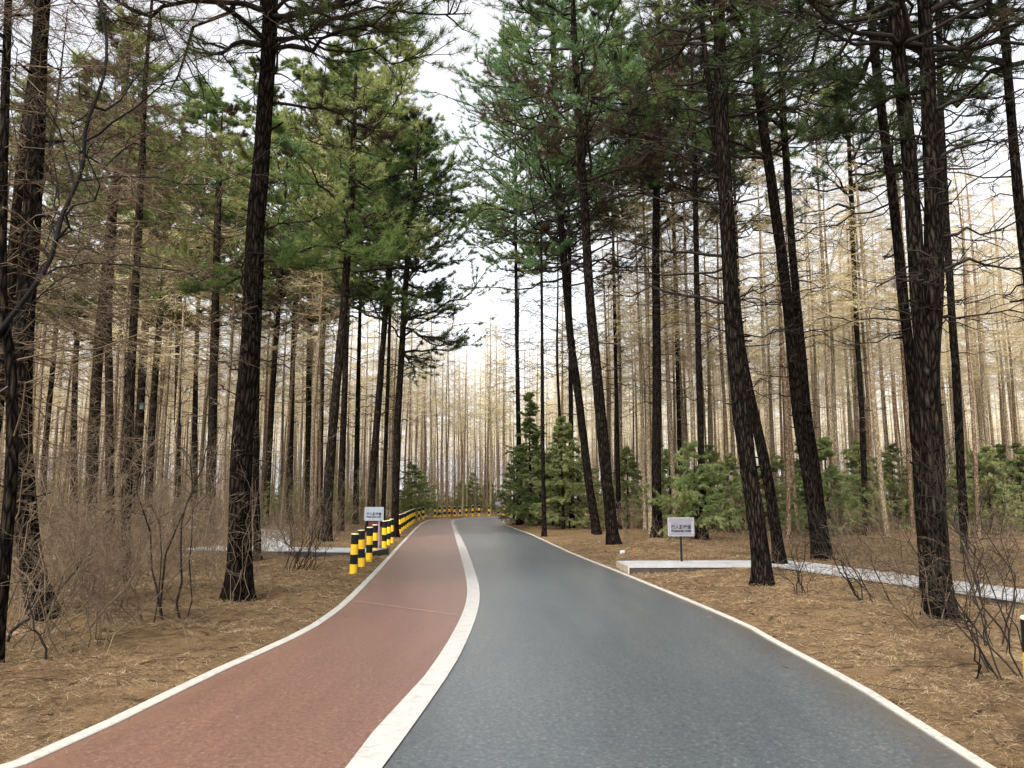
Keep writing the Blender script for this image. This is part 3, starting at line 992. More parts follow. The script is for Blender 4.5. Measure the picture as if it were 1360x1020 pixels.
sites = larch_sites()
dd = road_dist(sites[:, 0], sites[:, 1])
keep = dd > 2.2
keep &= ~((sites[:, 0] > -4 - 0) & (sites[:, 0] < 2.5) & (sites[:, 1] < 66))
keep &= ~((sites[:, 0] < 0) & (sites[:, 1] < 31))          # the left foreground is pine
keep &= ~((np.abs(sites[:, 0] - 1.0) < 4.5) & (sites[:, 1] < 52))
keep &= ~((sites[:, 0] < -2) & (sites[:, 1] < 60) & (RNG.random(len(sites)) < 0.45))
sites = sites[keep]
sites = sites[np.argsort(np.hypot(sites[:, 0], sites[:, 1]))]
LG = {
    "right": ("bare tan larch trunk in the plantation behind the right boardwalk and spruces", "larches of the plantation right of the road"),
    "centre": ("tall bare larch with yellow twigs beyond the far bollards of the bend", "larches closing the view beyond the bend"),
    "left": ("bare pale larch deep in the wood behind the left pines", "larches in the wood left of the road"),
}
protos = {}
for k in range(6):
    protos[k] = None
near_sites, far_sites = sites[:285], sites[285:]
rngl = np.random.default_rng(11)
for (x, y) in near_sites:
    reg = "centre" if (y > 64 and -12 < x < 5) else ("right" if x > -2 else "left")
    lab, grp = LG[reg]
    k = int(rngl.integers(0, 6))
    z = float(ground_h(np.array([x]), np.array([y]))[0])
    if protos[k] is None:
        protos[k] = make_larch(300 + k, [18.5, 19.5, 17.5, 20.0, 18.0, 19.0][k], ["larch_twig", "larch_twig", "larch_twig_dull"][k % 3], ["larch_bark", "larch_bark", "larch_bark_red"][k % 3], loc=(x, y, z), label=lab, group=grp)
    else:
        dup(protos[k], (x, y, z), rngl.uniform(0, 6.28), rngl.uniform(0.86, 1.08), lab, grp)
# single larches one can point to
lar = [((857, 704), "reddish straight larch touching the dark pine behind the grey sign", 4), ((1047, 715), "reddish larch rising between the thick leaning pine and leaning pair", 2),
       ((1117, 705), "pale straight larch alone right of the leaning pair", 0), ((1178, 712), "thin larch left of the massive forked pine", 1)]
for (px, lab, k) in lar:
    q = ground_hit(*px)
    dup(protos[5 if k == 4 else k] if protos[k] is None else protos[k], q, rngl.uniform(0, 6.28), 1.0, lab, "larches that stand apart near the road")

# leafless, very twiggy larches in the thicket at the left
for k, (px, H, low, lab, tw) in enumerate([
    ((-40, 800), 14, 4.2, "twiggy brown larch whose fine twigs hang in from the left edge", "pale_twig"),
    ((165, 762), 15.5, 5.4, "leafless twiggy larch in front of the nest box pines", "pale_twig"),
    ((20, 740), 15, 5.0, "leafless brown larch left of the thin leaning pine", "brown_twig"),
    ((-30, 715), 17, 6.0, "leafless brown larch deeper in the wood at the left edge", "brown_twig"),
    ((694, 695), 19, 7.5, "bare brown larch at the inside of the bend beside the sky gap", "brown_twig"),
    ((742, 699), 18, 8.0, "bare brown larch behind the thin straight verge pine", "brown_twig"),
]):
    make_larch(330 + k, H, tw, "pine_bark_pale", ground_hit(*px), lab, "leafless larches near the road", low, 8, 11, 4, 0.7)

# the wood that goes on behind them, one mass
fw = MB()
rngf = np.random.default_rng(21)
N = len(far_sites)
hz = rngf.uniform(16, 20.5, N)
K = 7
t = np.linspace(0, 1, K)
P = np.zeros((N, K, 3))
P[:, :, 0] = far_sites[:, 0:1] + np.cumsum(rngf.normal(0, 0.05, (N, K)), 1)
P[:, :, 1] = far_sites[:, 1:2]
P[:, :, 2] = hz[:, None] * t[None, :] - 0.2
fw.tubes(P, 0.095 * (1 - 0.92 * t)[None, :].repeat(N, 0), 5, 0)
p, d, i, tt = spawn(rngf, P, 46, 0.38, 1.0, (62, 95), 0.3)
l = (2.5 * (1.04 - tt)) * rngf.uniform(0.6, 1.2, len(i)) + 0.3
C = grow(rngf, p, d, l, 4, 0.05, 0.2, 0.06)
fw.tubes(C, taper(np.full(len(i), 0.011), 4, 0.5), 3, 1)
p, d, j, tt = spawn(rngf, C, 5, 0.1, 1.0, (30, 70), 0.5)
E = grow(rngf, p, d, l[j] * rngf.uniform(0.2, 0.45, len(j)), 3, 0.1, 0.0, 0.05)
fw.tubes(E, taper(np.full(len(j), 0.008), 3, 0.6), 3, 1)
tag(fw.build("far_larch_wood", [M["larch_bark"], M["larch_twig"]]), "mass of bare yellow larches standing behind all the others", "wood", None, "stuff")


# ------------------------------------------------------------------ young spruces
def make_spruce(seed, H, R, mat, loc, label, wdens=1.0):
    rng = np.random.default_rng(seed)
    root = thing("spruce_tree", loc, label, "tree", "young spruces under the tall trees")
    z = np.linspace(-0.2, H, 8)
    ax = Axis(np.c_[np.cumsum(rng.normal(0, 0.015, (8, 2)), 0), z], np.linspace(0.05 + 0.008 * H, 0.006, 8), 24)
    tb = MB()
    ax.mesh(tb, 8, flare=0.2, seed=seed)
    tb.build("trunk", M["pine_bark_pale"], root)
    cb = MB()
    c0 = 0.10 * H
    Lf = lambda z, u: (1.2 * R * np.clip(1 - (z - c0) / (H - c0), 0, 1) ** 0.85 + 0.10) * (0.42 + 0.75 * u)
    P, L, z = limbs_on(rng, ax, c0, H - 0.05, 27 * wdens, Lf, (-8, 30), 7, (0.15, 0.5), (0.1, 0.35), 0.09, None, 0.26)
    cb.tubes(P, taper(np.clip(0.009 * L + 0.003, 0.004, 0.02), 7, 0.3), 3, 0)
    p, d, i, t = spawn(rng, P, 13, 0.18, 1.0, (30, 62), 0.25)
    l = np.clip(L[i] * rng.uniform(0.2, 0.4, len(i)) * (1.2 - 0.75 * t), 0.07, 0.6)
    C = grow(rng, p, d, l, 4, 0.28, 0.0, 0.08)
    cb.tubes(C, taper(np.full(len(i), 0.0045), 4, 0.6), 3, 0)
    lm = rng.choice([1, 2], len(P), p=[0.65, 0.35])
    q, dd_, j, tt = spawn(rng, C, 8, 0.05, 1.0, (20, 60), 0.4)
    needles(cb, rng, q, dd_, 9, 0.10, 0.0155, 0.45, lm[i][j])
    q, dd_, j, tt = spawn(rng, P, 14, 0.2, 1.0, (20, 60), 0.4)
    needles(cb, rng, q, dd_, 9, 0.10, 0.0155, 0.5, lm[j])
    cb.build("crown", [M["brown_twig"], M[mat], M["spruce_light"]], root)
    return root


for k, (px, py, H, R, mat, lab) in enumerate([
    (704, 699, 7.2, 1.5, "spruce_green", "tallest young spruce at the inside of the bend"),
    (683, 696, 3.8, 1.5, "spruce_green", "small spruce at the tip of the right verge"),
    (748, 702, 5.4, 1.7, "spruce_light", "pale spruce between the thin straight pine and the curved pine"),
    (735, 699, 4.0, 1.6, "spruce_green", "low dark spruce under the tallest young spruce"),
    (925, 716, 3.5, 1.9, "spruce_green", "bushy dark spruce behind the grey sign"),
    (968, 708, 3.4, 1.6, "spruce_light", "spruce half hidden behind the thick leaning pine"),
    (1102, 712, 3.9, 1.7, "spruce_green", "green spruce right behind the leaning pair of pines"),
    (1072, 706, 4.2, 1.6, "spruce_green", "spruce seen between the stems of the leaning pair"),
    (1145, 706, 4.0, 1.7, "spruce_light", "light green spruce behind the right boardwalk's middle"),
    (1192, 704, 4.2, 1.7, "spruce_green", "spruce just left of the massive forked pine"),
    (1318, 712, 3.7, 1.7, "spruce_light", "light spruce right of the massive forked pine"),
    (1360, 706, 4.0, 1.8, "spruce_green", "spruce cut off by the right edge behind the boardwalk"),
    (892, 704, 3.6, 1.4, "spruce_light", "thin light spruce behind the straight dark pine"),
    (835, 702, 4.0, 1.3, "spruce_light", "slim light spruce behind the leaning verge pine"),
    (546, 688, 4.2, 2.0, "spruce_light", "light green spruce over the far end of the left bollards"),
    (561, 685, 3.5, 1.7, "spruce_green", "low spruce left of the bend behind the last left bollard"),
    (628, 679, 4.0, 1.9, "spruce_light", "spruce beyond the middle of the far bollard row"),
    (650, 680, 3.3, 1.7, "spruce_green", "dark spruce behind the small far sign"),
    (1022, 704, 3.8, 1.7, "spruce_light", "spruce between the thick leaning pine and the leaning pair"),
    (1232, 703, 4.0, 1.8, "spruce_green", "spruce straight behind the massive forked pine"),
    (1290, 703, 4.2, 1.8, "spruce_light", "tall light spruce right of the slender dark pine"),
    (1340, 700, 4.4, 1.8, "spruce_green", "dark spruce at the back near the right edge"),
    (948, 702, 4.0, 1.7, "spruce_light", "light spruce further back behind the grey sign's boardwalk"),
    (768, 698, 4.2, 1.7, "spruce_light", "light spruce seen between the curved and leaning verge pines"),
    (716, 694, 4.6, 1.6, "spruce_light", "light spruce crowding the tallest young spruce"),
    (612, 678, 3.2, 1.6, "spruce_light", "smallest spruce beyond the red post of the bend"),
]):
    make_spruce(500 + k, H, R, mat, ground_hit(px, py), lab)


# ------------------------------------------------------------------ shrubs and saplings
def make_shrub(seed, loc, H, n, lean, mat, label, name="bare_shrub", cat="shrub", r=0.009, n2=7, n3=4, wide=0.35, group="leafless shrubs along the verges", tipr=0.0025):
    rng = np.random.default_rng(seed)
    a = rng.uniform(0, 2 * np.pi, n)
    sp = rng.uniform(0.1, 1.0, n) * wide
    D = norm(np.stack([np.cos(a) * sp + lean[0], np.sin(a) * sp + lean[1], np.ones(n)], -1))
    P0 = np.stack([rng.normal(0, 0.10 + 0.1 * wide, n), rng.normal(0, 0.10 + 0.1 * wide, n), np.full(n, -0.05)], -1)
    L = H * rng.uniform(0.55, 1.1, n)
    mb = MB()
    P = grow(rng, P0, D, L, 10, rng.uniform(-0.05, 0.12, n), 0.05, 0.10)
    dead_wood(mb, rng, P, L, r * rng.uniform(0.6, 1.3, n), n2, n3, l2=(0.18, 0.45), l3=(0.25, 0.55), tipr=tipr)
    o = mb.build(name, M[mat], None, loc=tuple(loc))
    return tag(o, label, cat, group)


for k, a in enumerate([
    (232, 822, 3.4, 5, (-0.02, 0), "dead_twig", "four tall dark stems of a leafless shrub left of the thickest pine", 0.013, 0.28),
    (395, 758, 1.9, 20, (0.25, 0), "dead_twig", "fan shaped leafless shrub right of the thickest pine", 0.010, 0.75),
    (322, 802, 2.3, 9, (-0.05, -0.05), "pale_twig", "pale thin twigs growing at the foot of the thickest pine", 0.007, 0.55),
    (165, 808, 2.2, 9, (0.1, 0), "pale_twig", "straw pale shrub in the left thicket beside the fallen branches", 0.008, 0.6),
    (95, 842, 2.8, 7, (0.1, 0), "brown_twig", "brown shrub beside the foot of the kinked pine", 0.010, 0.55),
    (15, 862, 3.2, 7, (0.15, 0), "brown_twig", "big brown shrub at the left edge of the wood", 0.012, 0.6),
    (205, 760, 2.6, 9, (0, 0), "brown_twig", "brown shrub in front of the leaning nest box pines", 0.009, 0.55),
    (268, 765, 2.8, 7, (0, 0), "brown_twig", "slender brown shrub between the boardwalk end and the thickest pine", 0.009, 0.4),
    (90, 770, 3.2, 9, (0, 0), "brown_twig", "leafless shrub under the bowed brown pine", 0.010, 0.5),
    (430, 738, 2.4, 12, (0.1, 0), "brown_twig", "thin shrub between the fan shaped shrub and nearest bollard", 0.008, 0.6),
    (455, 720, 2.6, 12, (0.0, 0), "brown_twig", "thin shrub on the far side of the left boardwalk", 0.008, 0.6),
    (380, 712, 2.8, 12, (0.0, 0), "brown_twig", "tall thin shrub behind the boardwalk's far leg", 0.008, 0.55),
    (1146, 800, 2.1, 8, (-0.38, 0.1), "dead_twig", "dark shrub leaning left before the right boardwalk", 0.012, 0.55),
    (1058, 790, 1.2, 6, (-0.05, 0), "dead_twig", "low dark shrub at the foot of the thick leaning pine", 0.010, 0.5),
    (1238, 838, 2.0, 12, (-0.35, 0), "brown_twig", "brown shrub crowding the foot of the massive forked pine", 0.008, 0.8),
    (1348, 905, 2.3, 9, (-0.42, 0.1), "dead_twig", "black stemmed shrub leaning left by the right edge bollard", 0.0095, 0.45),
    (1325, 860, 2.4, 7, (0.05, 0.1), "dead_twig", "upright black shrub behind the right edge bollard", 0.0095, 0.45),
    (1290, 800, 2.2, 9, (0.1, 0), "brown_twig", "brown shrub just past the massive forked pine's foot", 0.009, 0.6),
    (1200, 770, 1.8, 9, (0, 0), "brown_twig", "low brown shrub behind the right boardwalk near the forked pine", 0.008, 0.6),
    (835, 716, 2.6, 12, (0.05, 0), "pale_twig", "tan thicket between the leaning verge pine and grey sign", 0.008, 0.5),
    (780, 703, 2.6, 12, (0, 0), "pale_twig", "tan thicket behind the curved verge pine", 0.009, 0.5),
    (978, 712, 2.6, 14, (0, 0), "pale_twig", "tan shrub behind the sign's boardwalk strip", 0.009, 0.6),
    (1120, 715, 2.6, 14, (0, 0), "pale_twig", "tan shrub beyond the leaning pair of pines", 0.009, 0.6),
    (1165, 722, 2.4, 14, (0, 0), "brown_twig", "brown thicket beyond the boardwalk left of forked pine", 0.009, 0.7),
    (1330, 735, 2.6, 14, (0, 0), "brown_twig", "brown thicket beyond the boardwalk at the right edge", 0.009, 0.7),
]):
    px, py, H, n, lean, mat, lab, r, wide = a
    make_shrub(700 + k, ground_hit(px, py), H, n, lean, mat, lab, r=r, wide=wide)

rx = np.random.default_rng(77)
where = ["by the left edge", "before the bowed pine pair", "left of the four dark stems", "beside the kinked pine", "under the nest box pines", "near the fallen poles", "behind the fallen poles",
         "before the boardwalk's far leg", "right of the kinked pine", "between the pine pair and the dark stems", "low beside the needle verge", "in the thicket's middle", "under the broad brown pine", "left of the thickest pine"]
for k, (px, py) in enumerate([(38, 835), (128, 800), (205, 800), (92, 812), (190, 748), (175, 828), (226, 782), (70, 752), (118, 862), (165, 775), (60, 872), (140, 752)]):
    make_shrub(760 + k, ground_hit(px, py), rx.uniform(1.6, 2.9), int(rx.integers(7, 12)), (rx.normal(0, 0.12), 0), ["pale_twig", "brown_twig", "brown_twig"][k % 3],
               ("straw coloured" if k % 3 == 0 else "brown") + " leafless shrub " + where[k], r=0.0075, wide=0.75, n2=10, n3=5)

# saplings in the left wood: many alike
rs = np.random.default_rng(31)
base_sap = None
for k in range(55):
    x, y = -rs.uniform(6.5, 26), rs.uniform(14, 38)
    if road_dist(np.array([x]), np.array([y]))[0] < 2.5 or x < -0.75 * y - 1:
        continue
    if base_sap is None or k % 14 == 0:
        base_sap = make_shrub(800 + k, (x, y, float(ground_h(np.array([x]), np.array([y]))[0])), 3.0, 6, (0, 0), "brown_twig" if k % 28 else "pale_twig",
                              "leafless thin sapling in the undergrowth among the left pines", "sapling", "sapling", 0.009, 9, 4, 0.32, "saplings in the undergrowth left of the road", 0.003)
    else:
        o = base_sap.copy()
        COL.objects.link(o)
        o.location = (x, y, float(ground_h(np.array([x]), np.array([y]))[0]))
        o.rotation_euler = (0, 0, rs.uniform(0, 6.28))
        s = rs.uniform(0.6, 1.25)
        o.scale = (s, s, s)

# brushwood and dry stalks nobody could count
bw = MB()
rb_ = np.random.default_rng(41)


def scatter(n, xr, yr, dmin):
    p = np.c_[rb_.uniform(*xr, n), rb_.uniform(*yr, n)]
    p = p[np.abs(p[:, 0]) < 0.74 * p[:, 1] + 1.5]
    return p[road_dist(p[:, 0], p[:, 1]) > dmin]


def stalks(mb, p, h, m, lean=0.5, r=0.0045, kids=4):
    n = len(p)
    z = ground_h(p[:, 0], p[:, 1])
    D = norm(np.c_[rb_.normal(0, lean, (n, 2)), np.ones(n)])
    L = h * rb_.uniform(0.4, 1.2, n)
    P = grow(rb_, np.c_[p, z - 0.02], D, L, 6, 0.12, 0, 0.12)
    mb.tubes(P, taper(np.full(n, r), 6, 0.4), 3, m)
    q, d, i, t = spawn(rb_, P, kids, 0.2, 0.95, (25, 65), 0.6)
    C = grow(rb_, q, d, L[i] * rb_.uniform(0.2, 0.5, len(i)), 4, 0.1, 0, 0.1)
    mb.tubes(C, taper(np.full(len(i), r * 0.7), 4, 0.5), 3, m)


c = scatter(230, (-20, -4.5), (8.5, 30), 2.0)
p = np.repeat(c, 10, 0) + rb_.normal(0, 0.40, (len(c) * 10, 2))
p = p[road_dist(p[:, 0], p[:, 1]) > 1.9]
stalks(bw, p, 0.7, 1, 0.6)
stalks(bw, scatter(1900, (-22, -5), (9, 32), 2.4), 1.5, 1, 0.35)
stalks(bw, scatter(350, (-22, -5), (9, 32), 2.4), 1.0, 0, 0.5)
stalks(bw, scatter(420, (5, 14), (8, 16), 2.0), 0.7, 1, 0.5)
stalks(bw, scatter(900, (3, 26), (17, 34), 3.2), 1.0, 0, 0.35)
stalks(bw, scatter(1600, (-45, 50), (30, 60), 2.0), 1.4, 0, 0.3, 0.006)
stalks(bw, scatter(1600, (-60, 60), (68, 110), 2.5), 1.8, 0, 0.3, 0.012)
stalks(bw, scatter(2600, (-95, 95), (84, 132), 2.5), 9.0, 0, 0.06, 0.024, 6)
tag(bw.build("brushwood", [M["pale_twig"], M["brown_twig"]]), "tangle of dry stalks and thin brushwood on the forest floor", "brushwood", None, "stuff")

# faint green undergrowth far back
ug = MB()
p = np.vstack([scatter(700, (-50, 55), (34, 62), 3.0), scatter(700, (-60, 60), (72, 120), 4.0)])
z = ground_h(p[:, 0], p[:, 1])
n = len(p)
P = grow(rb_, np.c_[p, z], norm(np.c_[rb_.normal(0, 0.15, (n, 2)), np.ones(n)]), rb_.uniform(0.8, 2.8, n), 6, 0, 0, 0.06)
ug.tubes(P, taper(np.full(n, 0.008), 6, 0.4), 3, 0)
q, d, i, t = spawn(rb_, P, 22, 0.1, 1.0, (40, 80), 0.5)
needles(ug, rb_, q, d, 5, 0.26, 0.035, 0.5, np.ones(len(q), int))
tag(ug.build("undergrowth", [M["brown_twig"], M["bamboo_green"]]), "yellow green undergrowth far back between the larch trunks", "undergrowth", None, "stuff")

# loose fallen needles on both verges
M["straw_tan"] = plain_mat("straw_tan", (0.30, 0.222, 0.132), 0.9, 0.1, 0.25, 3)
M["straw_red"] = plain_mat("straw_red", (0.155, 0.097, 0.053), 0.9, 0.1, 0.25, 3)
M["straw_dark"] = plain_mat("straw_dark", (0.075, 0.046, 0.028), 0.9, 0.1, 0.25, 3)
lt = MB()
n = 620000
yy = 3.4 + (rb_.random(n) ** 1.7) * 24
xx = rb_.uniform(-1, 1, n) * (0.74 * yy + 1.5)
d0 = road_dist(xx, yy)
k = (d0 > -0.5) & (rb_.random(n) < np.where(d0 > -0.02, np.clip(0.25 + d0 * 1.6, 0, 1), 0.05 * np.exp(d0 / 0.18))) & (vnoise(xx / 0.45, yy / 0.45, 8) > 0.25)
xx, yy, d0 = xx[k], yy[k], d0[k]
n = len(xx)
zz = np.maximum(ground_h(xx, yy), np.where(d0 < 0.0, np.where(d0 > -0.14, 0.015, 0.0), np.where(d0 < 0.1, 0.01, -1))) + 0.006 + rb_.random(n) * 0.03 * np.clip(d0, 0, 1)
a = rb_.uniform(0, 6.28, n)
l = rb_.uniform(0.04, 0.10, n) * np.clip(0.7 + yy / 25, 0.7, 1.5)
w = rb_.uniform(0.0008, 0.0018, n) * np.clip(yy / 6, 0.8, 2.8)
dirv = np.stack([np.cos(a), np.sin(a), rb_.normal(0.05, 0.22, n)], -1)
sv = np.stack([-np.sin(a), np.cos(a), rb_.normal(0, 0.3, n)], -1)
o_ = np.stack([xx, yy, zz], -1)
V = np.stack([o_ - sv * w[:, None], o_ + sv * w[:, None], o_ + dirv * l[:, None]], 1).reshape(-1, 3)
lm_ = rb_.choice([0, 1, 2], n, p=[0.40, 0.42, 0.18])
pt_ = 0.6 * vnoise(xx / 0.55, yy / 0.42, 14) + 0.4 * vnoise(xx / 0.2, yy / 0.16, 15) + rb_.normal(0, 0.06, n)
lm_ = np.where(pt_ < 0.36, np.where(rb_.random(n) < 0.8, 2, lm_), np.where(pt_ > 0.62, np.where(rb_.random(n) < 0.6, 0, lm_), lm_))
lt.add(V, None, np.arange(len(V)).reshape(-1, 3), lm_)
m_ = 700
yy = 3.6 + rb_.random(m_) ** 1.4 * 20
xx = rb_.uniform(-1, 1, m_) * (0.74 * yy + 1)
k = road_dist(xx, yy) > 0.15
xx, yy = xx[k], yy[k]
a = rb_.uniform(0, 6.28, len(xx))
l = rb_.uniform(0.12, 0.6, len(xx))
TP = grow(rb_, np.stack([xx, yy, ground_h(xx, yy) + 0.015], -1), np.stack([np.cos(a), np.sin(a), np.full(len(a), 0.02)], -1), l, 5, 0, 0, 0.10)
lt.tubes(TP, taper(rb_.uniform(0.003, 0.008, len(xx)), 5, 0.5), 4, 2)
tag(lt.build("fallen_needles", [M["straw_tan"], M["straw_red"], M["straw_dark"]]), "loose brown pine needles strewn over both verges", "needles", None, "stuff")


# ------------------------------------------------------------------ the bare tree leaning in from the left edge, fallen branches
def bare_tree(pts, Y, r0, r1, label):
    rng = np.random.default_rng(91)
    P = [at_depth(x, y, Y) for x, y in pts]
    base = P[0].copy()
    base[2] = float(ground_h(base[0:1], base[1:2])[0])
    root = thing("leafless_tree", base, label, "tree")
    P = [base - np.array([0, 0, 0.2])] + P[1:]
    P = np.array(P) - base
    ax = resample(P, 40)
    tb = MB()
    tb.tubes(ax[None], np.linspace(r0, r1, 40)[None], 10)
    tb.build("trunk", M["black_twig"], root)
    cb = MB()
    p, d, i, t = spawn(rng, ax[None], 22, 0.35, 1.0, (30, 70), 0.5)
    L = rng.uniform(0.7, 2.3, 22)
    C = grow(rng, p, d, L, 9, 0.0, 0.1, 0.14)
    dead_wood(cb, rng, C, L, rng.uniform(0.007, 0.017, 22), 9, 5, tipr=0.0025)
    cb.build("bare_crown", M["black_twig"], root)


bare_tree([(-150, 900), (-120, 700), (-60, 520), (0, 440), (62, 355), (82, 288), (110, 222), (113, 172), (138, 100), (140, 40), (118, -40), (110, -140)], 7.2, 0.042, 0.007, "dark leafless tree curving in from the left edge")


def fallen(a, bb, z0, z1, r, label, mat, seed):
    rng = np.random.default_rng(seed)
    A, Bp = ground_hit(*a), ground_hit(*a)
    A = A + np.array([0, 0, z0])
    Bp = at_depth(bb[0], bb[1], A[1] + z1)
    D = norm(Bp - A)
    L = float(np.linalg.norm(Bp - A))
    mb = MB()
    P = grow(rng, np.zeros((1, 3)), D[None], np.array([L]), 12, 0.0, 0.0, 0.07)
    dead_wood(mb, rng, P, np.array([L]), np.array([r]), 9, 4, l2=(0.1, 0.35), tipr=0.003)
    tag(mb.build("fallen_branch", M[mat], None, loc=tuple(A)), label, "branch", "fallen branches in the left thicket")


fallen((10, 855), (132, 722), 0.02, 0.6, 0.022, "long dark fallen branch propped up before the kinked pine", "dead_twig", 61)
fallen((118, 838), (236, 700), 0.02, 0.5, 0.016, "pale broken branch sticking up out of the left thicket", "pale_twig", 62)
fallen((205, 802), (280, 690), 0.02, 0.4, 0.012, "thin fallen pole leaning right in the left thicket", "brown_twig", 63)
fallen((60, 880), (30, 760), 0.02, 0.2, 0.014, "short dark fallen branch near the left edge", "dead_twig", 64)


# ------------------------------------------------------------------ bollards
M["bollard_black"] = plain_mat("bollard_black", (0.006, 0.006, 0.007), 0.55, 0.2, 0.3)
M["bollard_yellow"] = plain_mat("bollard_yellow", (0.72, 0.45, 0.016), 0.55, 0.25, 0.06)
M["bollard_cap"] = plain_mat("bollard_cap", (0.78, 0.70, 0.42), 0.5, 0.4, 0.1)
RB, HB = 0.078, 0.82


def make_bollard(loc, label, group):
    root = thing("bollard", loc, label, "bollard", group)
    for z0, z1, mt in ((-0.12, 0.19, "bollard_yellow"), (0.19, 0.39, "bollard_black"), (0.39, 0.60, "bollard_yellow"), (0.60, 0.80, "bollard_black")):
        mb = MB()
        mb.lathe([(RB, z0), (RB, z1)], 24)
        mb.build("stripe_band", M[mt], root)
    mb = MB()
    mb.lathe([(RB, 0.80), (RB + 0.002, 0.803), (RB + 0.002, 0.812), (RB - 0.006, 0.82), (0.0005, 0.823)], 24)
    mb.build("cap", M["bollard_cap"], root)
    return root


proto_b = None


def put_bollard(loc, label, group, tilt=0.0):
    global proto_b
    if proto_b is None:
        proto_b = make_bollard(loc, label, group)
        o = proto_b
    else:
        o = dup(proto_b, loc, 0.0, 1.0, label, group)
    o.rotation_euler = (tilt * 0.4, tilt, 0.0)
    return o


ORD = ["first", "second", "third", "fourth", "fifth", "sixth", "seventh", "eighth", "ninth", "tenth", "eleventh", "twelfth", "thirteenth", "fourteenth", "fifteenth", "sixteenth", "seventeenth", "eighteenth", "nineteenth", "twentieth"]
rt = np.random.default_rng(3)
left_px = [(469, 761.5), (480, 752), (490, 744.5), (497.7, 737), (510.3, 727), (515.6, 724), (520.0, 721)]
left_px += [(530.5 + 19.5 * t ** 0.93, 708.5 - 15.5 * t ** 0.86) for t in np.linspace(0, 1, 9)]
left_px += [(556.3, 690.6), (562.0, 688.8)]
for k, (x, y) in enumerate(left_px):
    lab = "%s striped black and yellow bollard of the left roadside row, counted from the near end" % ORD[k]
    if k == 0:
        lab = "nearest striped bollard of the left row, standing apart on the needles"
    if k == len(left_px) - 1:
        lab = "farthest striped bollard of the left roadside row, before the bend"
    put_bollard(ground_hit(x, y), lab, "striped bollards along the left lane", rt.normal(0, 0.012))
far_x = [577.6, 584, 590.4, 596.6, 603.7, 611, 619.4, 627.6, 636.3, 649.4, 662.5, 668.8, 675.3, 681.9]
for k, x in enumerate(far_x):
    y = np.interp(x, [577, 605, 640, 682], [687.3, 686.5, 685.6, 684.8])
    q = gp(x, y)
    dch = float(road_dist(q[0:1], q[1:2])[0])
    while dch < 0.45:
        q = q * (1 + 0.01)
        q[2] = 0
        dch = float(road_dist(q[0:1], q[1:2])[0])
    q[2] = float(ground_h(q[0:1], q[1:2])[0])
    put_bollard(q, "%s striped bollard from the left in the row across the far bend" % ORD[k], "striped bollards round the far bend", rt.normal(0, 0.01))
q = ground_hit(1386, 1003)
put_bollard(q, "striped bollard cut by the right edge beside the black shrub", "striped bollards right of the road", 0.03)


# ------------------------------------------------------------------ signs
M["sign_face"] = plain_mat("sign_face", (0.17, 0.165, 0.19), 0.45, 0.4, 0.06)
M["sign_face_white"] = plain_mat("sign_face_white", (0.26, 0.29, 0.345), 0.45, 0.4, 0.05)
M["sign_edge"] = plain_mat("sign_edge", (0.30, 0.29, 0.30), 0.4, 0.5, 0.08)
M["sign_back"] = plain_mat("sign_back", (0.23, 0.22, 0.25), 0.5, 0.4, 0.15)
M["ink"] = plain_mat("ink", (0.012, 0.012, 0.02), 0.6, 0.3, 0.1)
M["post_black"] = plain_mat("post_black", (0.007, 0.007, 0.008), 0.6, 0.2, 0.2)
M["post_maroon"] = plain_mat("post_maroon", (0.085, 0.018, 0.016), 0.6, 0.3, 0.2)
M["post_mauve"] = plain_mat("post_mauve", (0.30, 0.19, 0.25), 0.6, 0.3, 0.1)
M["red_paint"] = plain_mat("red_paint", (0.30, 0.035, 0.025), 0.5, 0.4, 0.1)


def lettering(text, size, x, y, z, parent, bold=0.006, width=None):
    cu = bpy.data.curves.new("lettering", 'FONT')
    cu.body = text
    cu.size = size
    cu.align_x = 'CENTER'
    cu.align_y = 'CENTER'
    cu.offset = bold
    cu.extrude = 0.001
    cu.resolution_u = 3
    tmp = bpy.data.objects.new("lettering", cu)
    COL.objects.link(tmp)
    bpy.context.view_layer.update()
    me = bpy.data.meshes.new_from_object(tmp.evaluated_get(bpy.context.evaluated_depsgraph_get()))
    bpy.data.objects.remove(tmp)
    bpy.data.curves.remove(cu)
    me.name = "lettering"
    me.materials.clear()
    me.materials.append(M["ink"])
    o = bpy.data.objects.new("lettering", me)
    COL.objects.link(o)
    o.parent = parent
    o.location = (x, y, z)
    o.rotation_euler = (math.pi / 2, 0, 0)
    if width and len(me.vertices):
        xs_ = [v.co.x for v in me.vertices]
        s = width / max(1e-6, max(xs_) - min(xs_))
        o.scale = (s, 1, 1)
    return o


def bevel_panel(mb, w, h, y0, y1, zc, m=0, r=0.02):
    a = np.linspace(0, np.pi / 2, 5)
    pts = []
    for cx_, cz_, st in ((w / 2 - r, h / 2 - r, 0), (-w / 2 + r, h / 2 - r, 1), (-w / 2 + r, -h / 2 + r, 2), (w / 2 - r, -h / 2 + r, 3)):
        pts += [(cx_ + r * math.cos(t_ + st * np.pi / 2), cz_ + r * math.sin(t_ + st * np.pi / 2)) for t_ in a]
    pts = np.array(pts)
    n_ = len(pts)
    c_ = [[0, y0, zc], [0, y1, zc]]
    V = np.vstack([np.c_[pts[:, 0], np.full(n_, y0), pts[:, 1] + zc], np.c_[pts[:, 0], np.full(n_, y1), pts[:, 1] + zc], c_])
    i_ = np.arange(n_)
    j_ = (i_ + 1) % n_
    mb.add(V, np.stack([i_, i_ + n_, j_ + n_, j_], -1), np.vstack([np.stack([np.full(n_, 2 * n_), i_, j_], -1), np.stack([np.full(n_, 2 * n_ + 1), j_ + n_, i_ + n_], -1)]), m)


